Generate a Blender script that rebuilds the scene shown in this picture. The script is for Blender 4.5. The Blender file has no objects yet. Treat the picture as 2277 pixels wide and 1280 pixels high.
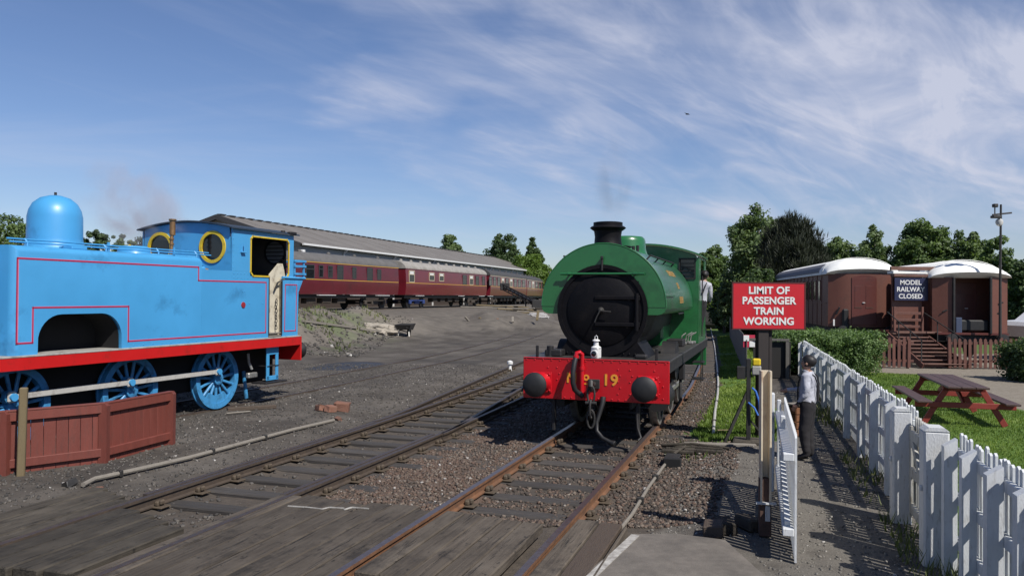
import bpy, bmesh, math, random
import numpy as np
from mathutils import Matrix, Vector, Quaternion, noise as mnoise
random.seed(7); rng = np.random.default_rng(7)
scene = bpy.context.scene
col = scene.collection
R_ = math.radians

# ---------------------------------------------------------------- camera
FOC, EYE = 1771.0, 2.41
PITCH, ROLL = math.atan(17 / 1771.0), 0.0075
CM = Matrix.Rotation(math.pi / 2 + PITCH, 3, 'X') @ Matrix.Rotation(ROLL, 3, 'Z')
cam_d = bpy.data.cameras.new('camera'); cam = bpy.data.objects.new('camera', cam_d); col.objects.link(cam)
cam_d.sensor_width = 36; cam_d.lens = 36 * FOC / 2277; cam_d.clip_start = .1; cam_d.clip_end = 9000
cam.matrix_world = Matrix.Translation((0, 0, EYE)) @ CM.to_4x4()
scene.camera = cam

# ---------------------------------------------------------------- sky and sun
SUN_EL = R_(48); SUN_H = Vector((.64, -.77, 0)).normalized()
SUN = Vector((SUN_H.x * math.cos(SUN_EL), SUN_H.y * math.cos(SUN_EL), math.sin(SUN_EL)))
world = bpy.data.worlds.new('World'); scene.world = world; world.use_nodes = True
def build_world():
    nt = world.node_tree; N = nt.nodes; L = nt.links; N.clear()
    def new(t, **k):
        n = N.new(t)
        for a, b in k.items(): setattr(n, a, b)
        return n
    def math_(op, a, b=None, c=None, clamp=False):
        n = new('ShaderNodeMath', operation=op); n.use_clamp = clamp
        for i, x in enumerate((a, b, c)):
            if x is None: continue
            if isinstance(x, (int, float)): n.inputs[i].default_value = x
            else: L.new(x, n.inputs[i])
        return n.outputs[0]
    def rng_(x, a, b):
        n = new('ShaderNodeMapRange', interpolation_type='SMOOTHSTEP')
        L.new(x, n.inputs[0]); n.inputs[1].default_value = a; n.inputs[2].default_value = b
        return n.outputs[0]
    out = new('ShaderNodeOutputWorld'); bg = new('ShaderNodeBackground')
    sky = new('ShaderNodeTexSky', sky_type='NISHITA'); sky.sun_disc = False
    sky.sun_elevation = SUN_EL; sky.sun_rotation = math.atan2(SUN_H.x, SUN_H.y)
    sky.altitude = 0; sky.air_density = 1.0; sky.dust_density = .25; sky.ozone_density = 4.2
    tc = new('ShaderNodeTexCoord')
    sep = new('ShaderNodeSeparateXYZ'); L.new(tc.outputs['Generated'], sep.inputs[0])
    X, Y, Z = sep.outputs
    zz = math_('ADD', math_('MAXIMUM', Z, 0.0), .16)
    cmb = new('ShaderNodeCombineXYZ')
    L.new(math_('DIVIDE', X, zz), cmb.inputs[0]); L.new(math_('DIVIDE', Y, zz), cmb.inputs[1])
    def cloud(scale, rot, stretch, detail, dist, lo, hi, off=(0, 0, 0)):
        m0 = new('ShaderNodeMapping'); m0.inputs['Rotation'].default_value = (0, 0, R_(-rot)); L.new(cmb.outputs[0], m0.inputs[0])
        mp = new('ShaderNodeMapping'); mp.inputs['Scale'].default_value = (scale * stretch, scale, 1); mp.inputs['Location'].default_value = off
        L.new(m0.outputs[0], mp.inputs[0])
        nz = new('ShaderNodeTexNoise'); nz.inputs['Detail'].default_value = detail
        nz.inputs['Scale'].default_value = 1; nz.inputs['Roughness'].default_value = .58; nz.inputs['Distortion'].default_value = dist
        L.new(mp.outputs[0], nz.inputs['Vector'])
        return rng_(nz.outputs['Fac'], lo, hi)
    wisps = cloud(1.7, 38, .36, 9, 1.2, .42, .74, (3.1, 1.7, 0))
    fine = cloud(5.2, 52, .26, 10, 1.0, .38, .76, (.4, 5.2, 0))
    streak = cloud(1.5, 6, .2, 8, .5, .5, .72, (7.7, 2.3, 0))
    # where the banks of cirrus lie (directions in the sky), elsewhere only broken wisps
    wn = new('ShaderNodeTexNoise'); wn.inputs['Scale'].default_value = 2.2; wn.inputs['Detail'].default_value = 5; L.new(cmb.outputs[0], wn.inputs['Vector']); warp = wn.outputs['Fac']
    def blob(dx, dy, dz, w):
        v = Vector((dx, dy, dz)).normalized()
        n = new('ShaderNodeVectorMath', operation='DOT_PRODUCT'); L.new(tc.outputs['Generated'], n.inputs[0])
        n.inputs[1].default_value = v
        return rng_(math_('ADD', n.outputs['Value'], math_('MULTIPLY', math_('SUBTRACT', warp, .5), .11)), math.cos(w) - .02, 1.0)
    bank = math_('MAXIMUM', blob(.55, 1, .27, .40), math_('MULTIPLY', blob(.24, 1, .36, .27), .8))
    bank = math_('MAXIMUM', bank, math_('MULTIPLY', blob(-.06, 1, .34, .12), .38))
    bank = math_('MAXIMUM', bank, math_('MULTIPLY', blob(.08, 1, .2, .17), .38))
    soft = cloud(.8, 20, .6, 5, .6, .3, .75, (1.1, .2, 0))
    a = math_('MULTIPLY', bank, math_('ADD', math_('MULTIPLY', wisps, .85), math_('MULTIPLY', fine, .42)))
    a = math_('ADD', a, math_('MULTIPLY', math_('MULTIPLY', bank, soft), .45))
    a = math_('ADD', a, math_('MULTIPLY', streak, .15))
    a = math_('ADD', a, math_('MULTIPLY', math_('MULTIPLY', wisps, fine), .12))
    a = math_('MULTIPLY', a, rng_(Z, .015, .13))
    a = math_('MINIMUM', a, .85)
    mix = new('ShaderNodeMix', data_type='RGBA')
    tint = new('ShaderNodeMix', data_type='RGBA', blend_type='MULTIPLY'); tint.inputs['Factor'].default_value = 1; L.new(sky.outputs[0], tint.inputs['A']); tint.inputs['B'].default_value = (1.06, 1.05, 1.2, 1)
    L.new(a, mix.inputs['Factor']); L.new(tint.outputs['Result'], mix.inputs['A'])
    mix.inputs['B'].default_value = (SKY_CLOUD * .96, SKY_CLOUD * 1.0, SKY_CLOUD * 1.19, 1)
    hs = new('ShaderNodeHueSaturation'); hs.inputs['Saturation'].default_value = 1.0
    L.new(mix.outputs['Result'], hs.inputs['Color'])
    L.new(hs.outputs[0], bg.inputs[0]); bg.inputs[1].default_value = SKY_STRENGTH
    L.new(bg.outputs[0], out.inputs[0])
SKY_STRENGTH, SKY_CLOUD = 0.068, 7.6
build_world()
sun_d = bpy.data.lights.new('sun', 'SUN'); sun_d.energy = 5.0; sun_d.angle = R_(.53); sun_d.color = (1, .955, .89)
sun = bpy.data.objects.new('sun', sun_d); col.objects.link(sun); sun.location = (20, -20, 40)
sun.rotation_mode = 'QUATERNION'; sun.rotation_quaternion = (-SUN).to_track_quat('-Z', 'Y')
vs = scene.view_settings; vs.view_transform = 'Standard'; vs.look = 'None'; vs.exposure = 0.33; vs.gamma = 1; vs.use_curve_mapping = False
scene.render.engine = 'CYCLES'
scene.cycles.max_bounces = 6; scene.cycles.transparent_max_bounces = 12; scene.cycles.volume_bounces = 1
scene.cycles.volume_max_steps = 64
scene.cycles.use_denoising = True

# ---------------------------------------------------------------- surveying helpers: photo pixel -> place on the ground
def ray(u, v): return CM @ Vector(((u - 1138.5) / FOC, -(v - 640) / FOC, -1))
def G(u, v, z=0.0):
    d = ray(u, v); t = (z - EYE) / d.z; return Vector((0, 0, EYE)) + d * t
def D(u, v, Y):
    d = ray(u, v); t = Y / d.y; return Vector((0, 0, EYE)) + d * t
def along(base, d, u):
    k = (u - 1138.5) / FOC; return (k * base[1] - base[0]) / (d[0] - k * d[1])

# ---------------------------------------------------------------- materials
MATS = {}; ALB = .76
def mat(name, c, rough=.6, var=.12, scale=6, metal=0, bump=0, bscale=60, dirt=None, dscale=3, damt=.5, spec=.5, stretch=None, obj_rand=0, coat=0, alt=None):
    if name in MATS: return MATS[name]
    c = tuple(x * ALB for x in c); alt = tuple(x * ALB for x in alt) if alt else None; dirt = tuple(x * ALB for x in dirt) if dirt else None
    m = bpy.data.materials.new(name); m.use_nodes = True; MATS[name] = m
    nt = m.node_tree; N = nt.nodes; L = nt.links
    b = N['Principled BSDF']; b.inputs['Roughness'].default_value = rough; b.inputs['Metallic'].default_value = metal
    b.inputs['Specular IOR Level'].default_value = spec
    if coat: b.inputs['Coat Weight'].default_value = coat; b.inputs['Coat Roughness'].default_value = .12
    tc = N.new('ShaderNodeTexCoord'); vec = tc.outputs['Object']
    if obj_rand:
        o0 = N.new('ShaderNodeObjectInfo'); va = N.new('ShaderNodeVectorMath'); va.operation = 'MULTIPLY_ADD'; va.inputs[0].default_value = (0, 0, 0)
        L.new(o0.outputs['Random'], va.inputs[0]); va.inputs[1].default_value = (31, 47, 17); L.new(vec, va.inputs[2]); vec = va.outputs[0]
    if stretch:
        mp = N.new('ShaderNodeMapping'); mp.inputs['Scale'].default_value = stretch; L.new(vec, mp.inputs[0]); vec = mp.outputs[0]
    nz = N.new('ShaderNodeTexNoise'); nz.inputs['Scale'].default_value = scale; nz.inputs['Detail'].default_value = 6; nz.inputs['Roughness'].default_value = .6
    L.new(vec, nz.inputs['Vector'])
    mx = N.new('ShaderNodeMix'); mx.data_type = 'RGBA'
    mr = N.new('ShaderNodeMapRange'); mr.inputs[1].default_value = .3; mr.inputs[2].default_value = .7; L.new(nz.outputs['Fac'], mr.inputs[0])
    L.new(mr.outputs[0], mx.inputs['Factor'])
    lo = alt if alt else tuple(x * (1 - var) for x in c)
    mx.inputs['A'].default_value = (*lo, 1); mx.inputs['B'].default_value = (*[min(1, x * (1 + var * .6)) for x in c], 1)
    cur = mx.outputs['Result']
    if dirt:
        n2 = N.new('ShaderNodeTexNoise'); n2.inputs['Scale'].default_value = dscale; n2.inputs['Detail'].default_value = 9; n2.inputs['Roughness'].default_value = .68
        L.new(vec, n2.inputs['Vector'])
        r2 = N.new('ShaderNodeMapRange'); r2.inputs[1].default_value = .62 - damt * .3; r2.inputs[2].default_value = .78 - damt * .1; L.new(n2.outputs['Fac'], r2.inputs[0])
        m2 = N.new('ShaderNodeMix'); m2.data_type = 'RGBA'; L.new(r2.outputs[0], m2.inputs['Factor']); L.new(cur, m2.inputs['A'])
        m2.inputs['B'].default_value = (*dirt, 1); cur = m2.outputs['Result']
    if obj_rand:
        oi = N.new('ShaderNodeObjectInfo'); hs = N.new('ShaderNodeHueSaturation')
        r3 = N.new('ShaderNodeMapRange'); r3.inputs[3].default_value = 1 - obj_rand; r3.inputs[4].default_value = 1 + obj_rand
        L.new(oi.outputs['Random'], r3.inputs[0]); L.new(r3.outputs[0], hs.inputs['Value']); L.new(cur, hs.inputs['Color']); cur = hs.outputs[0]
    L.new(cur, b.inputs['Base Color'])
    if bump:
        n3 = N.new('ShaderNodeTexNoise'); n3.inputs['Scale'].default_value = bscale; n3.inputs['Detail'].default_value = 5; L.new(vec, n3.inputs['Vector'])
        bp = N.new('ShaderNodeBump'); bp.inputs['Strength'].default_value = bump; bp.inputs['Distance'].default_value = .02
        L.new(n3.outputs['Fac'], bp.inputs['Height']); L.new(bp.outputs[0], b.inputs['Normal'])
    rr = N.new('ShaderNodeMapRange'); rr.inputs[3].default_value = max(0, rough - .08); rr.inputs[4].default_value = min(1, rough + .1)
    L.new(nz.outputs['Fac'], rr.inputs[0]); L.new(rr.outputs[0], b.inputs['Roughness'])
    return m

BLUE = mat('blue_paint', (.068, .35, .68), .4, .08, 1.2, dirt=(.03, .16, .34), dscale=1.1, damt=.22, coat=.12)
BLUE_W = mat('blue_wheel_paint', (.06, .29, .58), .4, .08, 4, dirt=(.03, .06, .09), dscale=5, damt=.45)
RED_B = mat('red_beam_paint', (.54, .006, .014), .34, .06, 2, dirt=(.36, .01, .015), dscale=2.5, damt=.2, coat=.2)
RED_V = mat('red_footplate_paint', (.58, .014, .014), .35, .06, 2, dirt=(.3, .02, .015), dscale=5, damt=.25)
LINING = mat('crimson_lining', (.42, .012, .07), .4, .06)
PINK = mat('pink_lining', (.62, .2, .32), .4, .06)
YELLOW = mat('yellow_trim', (.72, .5, .03), .4, .08, 5, dirt=(.35, .2, .03), dscale=8, damt=.3)
GREEN = mat('green_paint', (.022, .15, .046), .3, .1, 1.5, dirt=(.014, .085, .03), dscale=2.5, damt=.35, coat=.35)
GREEN_T = mat('green_tank_paint', (.022, .125, .05), .3, .1, 1.2, dirt=(.055, .09, .06), dscale=1.6, damt=.5, coat=.3)
BLACK = mat('black_smokebox_paint', (.0065, .006, .0075), .5, .2, 3, dirt=(.013, .0115, .0115), dscale=4, damt=.4, bump=.12, bscale=30, spec=.14)
BLACK2 = mat('black_frame_paint', (.011, .010, .011), .6, .25, 5, dirt=(.035, .028, .022), dscale=6, damt=.35)
SOOT_SHADE = mat('soot_shade_black', (.006, .006, .007), .9, .2)  # sooty parts, and the painted shade inside the blue tank's arch
FPLATE = mat('oily_footplate', (.04, .038, .036), .5, .3, 4, dirt=(.09, .075, .06), dscale=7, damt=.4, bump=.15, bscale=50)
STEEL = mat('bright_steel', (.5, .49, .46), .38, .12, 10, metal=.7, dirt=(.18, .15, .12), dscale=9, damt=.4)
RODW = mat('painted_rod', (.50, .485, .45), .45, .1, 8, dirt=(.22, .19, .16), dscale=9, damt=.35)
BRASS = mat('rusty_brass', (.25, .14, .06), .5, .25, 12, metal=.4)
CREAM = mat('cream_paint', (.68, .62, .48), .5, .1, 5, dirt=(.25, .2, .14), dscale=7, damt=.4)
ORANGE = mat('orange_lettering', (.80, .33, .035), .45, .06)
GOLD = mat('faded_gold_lettering', (.40, .24, .07), .5, .15)
WHITE = mat('white_gloss', (.78, .78, .76), .35, .05, 6, dirt=(.4, .38, .34), dscale=12, damt=.2)
GLASS = mat('dark_window_glass', (.012, .014, .017), .06, .1, spec=.7)
RUBBER = mat('black_rubber', (.014, .014, .015), .55, .2, 8)
RUST = mat('rusty_rail_steel', (.20, .092, .042), .75, .3, 9, dirt=(.10, .055, .034), dscale=8, damt=.6, bump=.25, bscale=70)
RUST_D = mat('dark_rusty_rail_steel', (.075, .054, .038), .7, .3, 9, dirt=(.045, .034, .028), dscale=6, damt=.5, bump=.25, bscale=70)
RAILTOP = mat('worn_rail_head', (.15, .125, .13), .36, .25, 12, metal=.55, dirt=(.11, .07, .05), dscale=14, damt=.5)
RAILTOP_D = mat('dull_rail_head', (.085, .065, .056), .5, .25, 12, metal=.3, dirt=(.06, .042, .034), dscale=14, damt=.5)
CHAIR = mat('rail_chair_iron', (.095, .07, .045), .8, .4, 14)
SLEEPER = mat('weathered_sleeper', (.050, .044, .040), .85, .35, 5, dirt=(.085, .075, .066), dscale=6, damt=.5, stretch=(.6, 5, 4), bump=.5, bscale=22, obj_rand=.25)
PLANK = mat('weathered_grey_plank', (.135, .112, .090), .8, .34, 5, dirt=(.032, .028, .025), dscale=3.2, damt=.62, stretch=(6, 1.1, 6), bump=.6, bscale=16, obj_rand=.32)
PLANK_D = mat('dark_grey_plank', (.085, .074, .06), .8, .34, 5, dirt=(.026, .023, .021), dscale=3.2, damt=.68, stretch=(7, .8, 7), bump=.55, bscale=16, obj_rand=.2)
PLANK_B = mat('brown_plank', (.085, .06, .042), .75, .25, 5, dirt=(.05, .04, .03), dscale=5, damt=.4, stretch=(7, .8, 7), bump=.5, bscale=16)
CONCRETE = mat('concrete_path', (.18, .158, .134), .85, .16, 9, dirt=(.095, .084, .072), dscale=2.2, damt=.7, bump=.25, bscale=80)
WHITE_WORN = mat('worn_white_line', (.50, .48, .44), .7, .14, 8, dirt=(.18, .16, .14), dscale=9, damt=.7)
MAROON = mat('maroon_coach_paint', (.118, .010, .019), .32, .1, .8, dirt=(.07, .012, .016), dscale=1.2, damt=.4, coat=.2)
MAROON2 = mat('bright_maroon_coach_paint', (.155, .012, .022), .3, .1, .8, dirt=(.10, .014, .02), dscale=1.2, damt=.35, coat=.2)
ROOF_G = mat('grey_coach_roof', (.13, .125, .12), .75, .15, 1, dirt=(.08, .075, .07), dscale=1.5, damt=.5)
ROOF_L = mat('light_coach_roof', (.33, .31, .28), .75, .15, 1, dirt=(.2, .18, .15), dscale=1.5, damt=.5)
ROOF_D = mat('dark_coach_roof', (.055, .053, .052), .7, .15, 1, dirt=(.09, .085, .08), dscale=1.5, damt=.4)
LINEY = mat('yellow_line_paint', (.62, .34, .05), .5, .08)
LINEC = mat('cream_line_paint', (.62, .52, .36), .5, .08)
BOGIE = mat('rusty_bogie', (.07, .055, .042), .8, .35, 4)
BOGIE_B = mat('blue_bogie_paint', (.03, .06, .22), .6, .3, 4)
SHED_R = mat('grey_shed_roof_sheet', (.18, .165, .15), .8, .1, .6, dirt=(.14, .125, .11), dscale=.5, damt=.6)
SHED_W = mat('pale_shed_cladding', (.42, .43, .42), .6, .08, 1)
TRIM_D = mat('dark_trim', (.045, .045, .048), .6, .1)
BROWN = mat('brown_carriage_paint', (.155, .055, .036), .5, .14, 2, dirt=(.095, .038, .027), dscale=2, damt=.4, bump=.1, bscale=20)
BROWN_D = mat('brown_door_paint', (.125, .032, .024), .42, .12, 3, dirt=(.08, .025, .02), dscale=3, damt=.4)
ROOF_W = mat('white_carriage_roof', (.98, .98, .93), .6, .05, 1.5, dirt=(.74, .73, .68), dscale=1.5, damt=.4)
ROOF_V = mat('grey_blue_roof_felt', (.16, .16, .185), .7, .12, 2)
NAVY = mat('navy_sign_paint', (.012, .017, .065), .45, .08)
SIGNRED = mat('red_sign_paint', (.55, .010, .020), .4, .05, 2, dirt=(.45, .012, .02), dscale=4, damt=.3)
SIGNPOST = mat('dark_brown_post', (.025, .018, .016), .7, .2, 5, stretch=(5, 5, .8))
WPAINT = mat('white_fence_paint', (.72, .74, .75), .55, .06, 6, dirt=(.42, .41, .39), dscale=7, damt=.28, stretch=(3, 3, 1), bump=.12, bscale=30)
WPAINT_O = mat('flaking_white_post_paint', (.66, .67, .67), .65, .1, 6, dirt=(.2, .17, .14), dscale=6, damt=.25, stretch=(5, 5, 1.0), bump=.3, bscale=30)
GATE_W = mat('mossy_white_gate_paint', (.52, .51, .47), .7, .15, 6, dirt=(.15, .125, .08), dscale=6, damt=.5, stretch=(3, 3, 1), bump=.2)
CREAMPOST = mat('rust_stained_cream_post', (.72, .62, .46), .5, .1, 4, dirt=(.33, .13, .05), dscale=3.2, damt=.35, stretch=(3, 3, .9))
RUSTPLATE = mat('rusted_plate', (.1, .055, .04), .8, .4, 12)
OXIDE = mat('red_oxide_fence_paint', (.185, .045, .031), .6, .16, 3, dirt=(.115, .038, .028), dscale=6, damt=.4, stretch=(3, 3, .6), bump=.2, bscale=30, obj_rand=.1)
TIMBER = mat('pale_timber_post', (.19, .145, .075), .75, .2, 6, dirt=(.13, .09, .045), dscale=6, damt=.4, stretch=(5, 5, .8), bump=.3)
DRIFT = mat('silver_grey_timber', (.24, .215, .18), .8, .2, 6, dirt=(.13, .115, .095), dscale=6, damt=.4, bump=.25)
BFENCE = mat('brown_picket_stain', (.14, .052, .036), .65, .15, 4, dirt=(.07, .03, .022), dscale=5, damt=.4, stretch=(3, 3, .7), obj_rand=.15)
BSTEP = mat('worn_step_tread', (.17, .085, .062), .7, .2, 5, dirt=(.08, .035, .027), dscale=4, damt=.5)
PICNIC_T = mat('dark_stained_tabletop', (.082, .045, .040), .55, .2, 5, stretch=(6, 1, 6), bump=.2)
PICNIC_R = mat('red_brown_bench_stain', (.27, .036, .024), .55, .15, 5)
GREYWOOD = mat('grey_fence_board', (.15, .14, .125), .8, .2, 4, stretch=(4, 4, .6), bump=.3, obj_rand=.15)
STONE_R = mat('red_brick_rubble', (.22, .10, .065), .85, .25, 6, dirt=(.13, .085, .065), dscale=6, damt=.5, bump=.4, bscale=25, obj_rand=.2)
DARKIRON = mat('dark_iron', (.028, .026, .024), .6, .3, 8)
YPAINT = mat('bright_yellow_paint', (.75, .55, .02), .4, .1)
BLUEPIPE = mat('blue_cable', (.05, .17, .55), .4, .1)
LAMPGL = mat('frosted_lamp_globe', (.6, .6, .58), .3, .05)
SKIN = mat('skin', (.42, .235, .16), .5, .06)
SHIRT = mat('pale_shirt_cotton', (.50, .505, .56), .8, .12, 7, dirt=(.33, .34, .40), dscale=9, damt=.5, bump=.9, bscale=13)
TROUSER = mat('dark_trouser_cloth', (.017, .015, .018), .85, .2, 6, bump=.3, bscale=16)
HAIR = mat('dark_hair', (.012, .009, .008), .55, .3, 30)
SHOE = mat('black_shoe', (.01, .01, .01), .45, .1)
TARP = mat('grey_rubble_sheet', (.34, .33, .32), .8, .15, 3)
PALESTONE = mat('pale_rubble', (.36, .32, .26), .9, .2, 6, bump=.5, bscale=12)
CARPAINT = mat('white_car_paint', (.7, .7, .7), .25, .03, coat=.5)
CARBLUE = mat('pale_blue_panel', (.3, .45, .6), .5, .1)
BARK = mat('bark', (.075, .06, .045), .9, .3, 6, bump=.4, bscale=14)
BARK_B = mat('pale_birch_bark', (.35, .32, .28), .8, .3, 6)

def plankmat(name, c, dark, light):
    m = bpy.data.materials.new(name); m.use_nodes = True; nt = m.node_tree; N = nt.nodes; L = nt.links; b = N['Principled BSDF']
    b.inputs['Roughness'].default_value = .85; b.inputs['Specular IOR Level'].default_value = .3
    tc = N.new('ShaderNodeTexCoord'); oi = N.new('ShaderNodeObjectInfo'); va = N.new('ShaderNodeVectorMath'); va.operation = 'MULTIPLY_ADD'
    L.new(oi.outputs['Random'], va.inputs[0]); va.inputs[1].default_value = (31, 47, 17); L.new(tc.outputs['Object'], va.inputs[2])
    def nz(sx, sy, det, rough=.6, dist=0):
        mp = N.new('ShaderNodeMapping'); mp.inputs['Scale'].default_value = (sx, sy, sx); L.new(va.outputs[0], mp.inputs[0])
        n = N.new('ShaderNodeTexNoise'); n.inputs['Scale'].default_value = 1; n.inputs['Detail'].default_value = det; n.inputs['Roughness'].default_value = rough; n.inputs['Distortion'].default_value = dist
        L.new(mp.outputs[0], n.inputs['Vector']); return n.outputs['Fac']
    def mr(x, a, e, lo=0, hi=1):
        n = N.new('ShaderNodeMapRange'); L.new(x, n.inputs[0]); n.inputs[1].default_value = a; n.inputs[2].default_value = e; n.inputs[3].default_value = lo; n.inputs[4].default_value = hi; return n.outputs[0]
    def mix(f, A, B):
        n = N.new('ShaderNodeMix'); n.data_type = 'RGBA'; L.new(f, n.inputs['Factor'])
        for k, q in (('A', A), ('B', B)):
            if isinstance(q, tuple): n.inputs[k].default_value = (*q, 1)
            else: L.new(q, n.inputs[k])
        return n.outputs['Result']
    k = ALB; c = tuple(x * k for x in c); dark = tuple(x * k for x in dark); light = tuple(x * k for x in light)
    grain = nz(38, 1.6, 4, .6, .3); crack = nz(16, 1.0, 6, .7); blot = nz(2.6, 1.5, 7, .65); spot = nz(17, 8, 3)
    o = mix(mr(grain, .35, .65), tuple(x * .62 for x in c), c)
    o = mix(mr(blot, .45, .7, 0, .75), o, light)
    o = mix(mr(crack, .58, .66, 0, .85), o, dark)
    o = mix(mr(nz(1.7, 1.2, 6, .7), .54, .66, 0, .7), o, dark)
    o = mix(mr(spot, .64, .70, 0, .8), o, dark)
    hs = N.new('ShaderNodeHueSaturation'); L.new(mr(oi.outputs['Random'], 0, 1, .72, 1.22), hs.inputs['Value']); L.new(o, hs.inputs['Color']); L.new(hs.outputs[0], b.inputs['Base Color'])
    bp = N.new('ShaderNodeBump'); bp.inputs['Strength'].default_value = .7; bp.inputs['Distance'].default_value = .012
    ad = N.new('ShaderNodeMath'); ad.operation = 'SUBTRACT'; L.new(grain, ad.inputs[0]); L.new(mr(crack, .58, .66, 0, .8), ad.inputs[1]); L.new(ad.outputs[0], bp.inputs['Height']); L.new(bp.outputs[0], b.inputs['Normal'])
    return m
PLANK = plankmat('worn_crossing_plank', (.108, .088, .068), (.022, .019, .017), (.15, .126, .10))
PLANK_D = plankmat('dark_worn_crossing_plank', (.066, .056, .043), (.016, .014, .012), (.105, .09, .07))
def leafmat(name, c1, c2, tr=.35):
    m = bpy.data.materials.new(name); m.use_nodes = True; nt = m.node_tree; N = nt.nodes; L = nt.links; N.clear()
    out = N.new('ShaderNodeOutputMaterial'); df = N.new('ShaderNodeBsdfPrincipled'); tl = N.new('ShaderNodeBsdfTranslucent'); ms = N.new('ShaderNodeMixShader')
    df.inputs['Roughness'].default_value = .55; df.inputs['Specular IOR Level'].default_value = .3
    at = N.new('ShaderNodeAttribute'); at.attribute_name = 'rnd'
    mx = N.new('ShaderNodeMix'); mx.data_type = 'RGBA'; L.new(at.outputs['Fac'], mx.inputs['Factor'])
    mx.inputs['A'].default_value = (*c1, 1); mx.inputs['B'].default_value = (*c2, 1)
    L.new(mx.outputs['Result'], df.inputs['Base Color'])
    g = N.new('ShaderNodeMix'); g.data_type = 'RGBA'; g.blend_type = 'MULTIPLY'; g.inputs['Factor'].default_value = 1
    L.new(mx.outputs['Result'], g.inputs['A']); g.inputs['B'].default_value = (1.1, 1.25, .5, 1)
    L.new(g.outputs['Result'], tl.inputs['Color'])
    ms.inputs[0].default_value = tr; L.new(df.outputs[0], ms.inputs[1]); L.new(tl.outputs[0], ms.inputs[2]); L.new(ms.outputs[0], out.inputs[0])
    return m
LEAF_MID = leafmat('mid_green_leaves', (.045, .08, .027), (.135, .195, .062))
LEAF_DARK = leafmat('dark_green_leaves', (.032, .057, .024), (.09, .138, .05))
LEAF_BIRCH = leafmat('birch_leaves', (.058, .095, .042), (.18, .24, .095))
LEAF_LIME = leafmat('yellow_green_leaves', (.055, .105, .018), (.135, .20, .035))
LEAF_PINE = leafmat('dark_pine_needles', (.014, .02, .013), (.042, .048, .028), .12)
LEAF_HEDGE = leafmat('hedge_leaves', (.05, .095, .03), (.19, .275, .10))
GRASSM = leafmat('grass_blades', (.07, .125, .02), (.20, .27, .055), .3)
WEED = leafmat('dry_weeds', (.06, .085, .03), (.16, .17, .07), .3)
def attrmat(name, ramp, rough=.9, bump=0):
    ramp = [(p, tuple(x * ALB for x in c)) for p, c in ramp]
    m = bpy.data.materials.new(name); m.use_nodes = True; nt = m.node_tree; N = nt.nodes; L = nt.links; b = N['Principled BSDF']
    b.inputs['Roughness'].default_value = rough
    at = N.new('ShaderNodeAttribute'); at.attribute_name = 'rnd'; cr = N.new('ShaderNodeValToRGB')
    el = cr.color_ramp.elements
    while len(el) > 1: el.remove(el[-1])
    el[0].position = ramp[0][0]; el[0].color = (*ramp[0][1], 1)
    for p, c in ramp[1:]:
        e = el.new(p); e.color = (*c, 1)
    cr.color_ramp.interpolation = 'LINEAR'
    L.new(at.outputs['Fac'], cr.inputs[0]); L.new(cr.outputs[0], b.inputs['Base Color'])
    return m
STONES = attrmat('ballast_stones', [(0, (.04, .032, .026)), (.35, (.078, .060, .047)), (.62, (.125, .078, .056)), (.85, (.15, .112, .086)), (.985, (.19, .16, .13)), (1, (.45, .43, .4))])
GRIT = attrmat('cinder_grit', [(0, (.04, .037, .034)), (.5, (.085, .077, .069)), (.95, (.14, .125, .108)), (.985, (.22, .2, .18)), (1, (.5, .48, .45))])
PATHGRIT = attrmat('path_gravel', [(0, (.09, .084, .076)), (.5, (.16, .148, .13)), (.95, (.24, .222, .195)), (1, (.45, .43, .4))])

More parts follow.
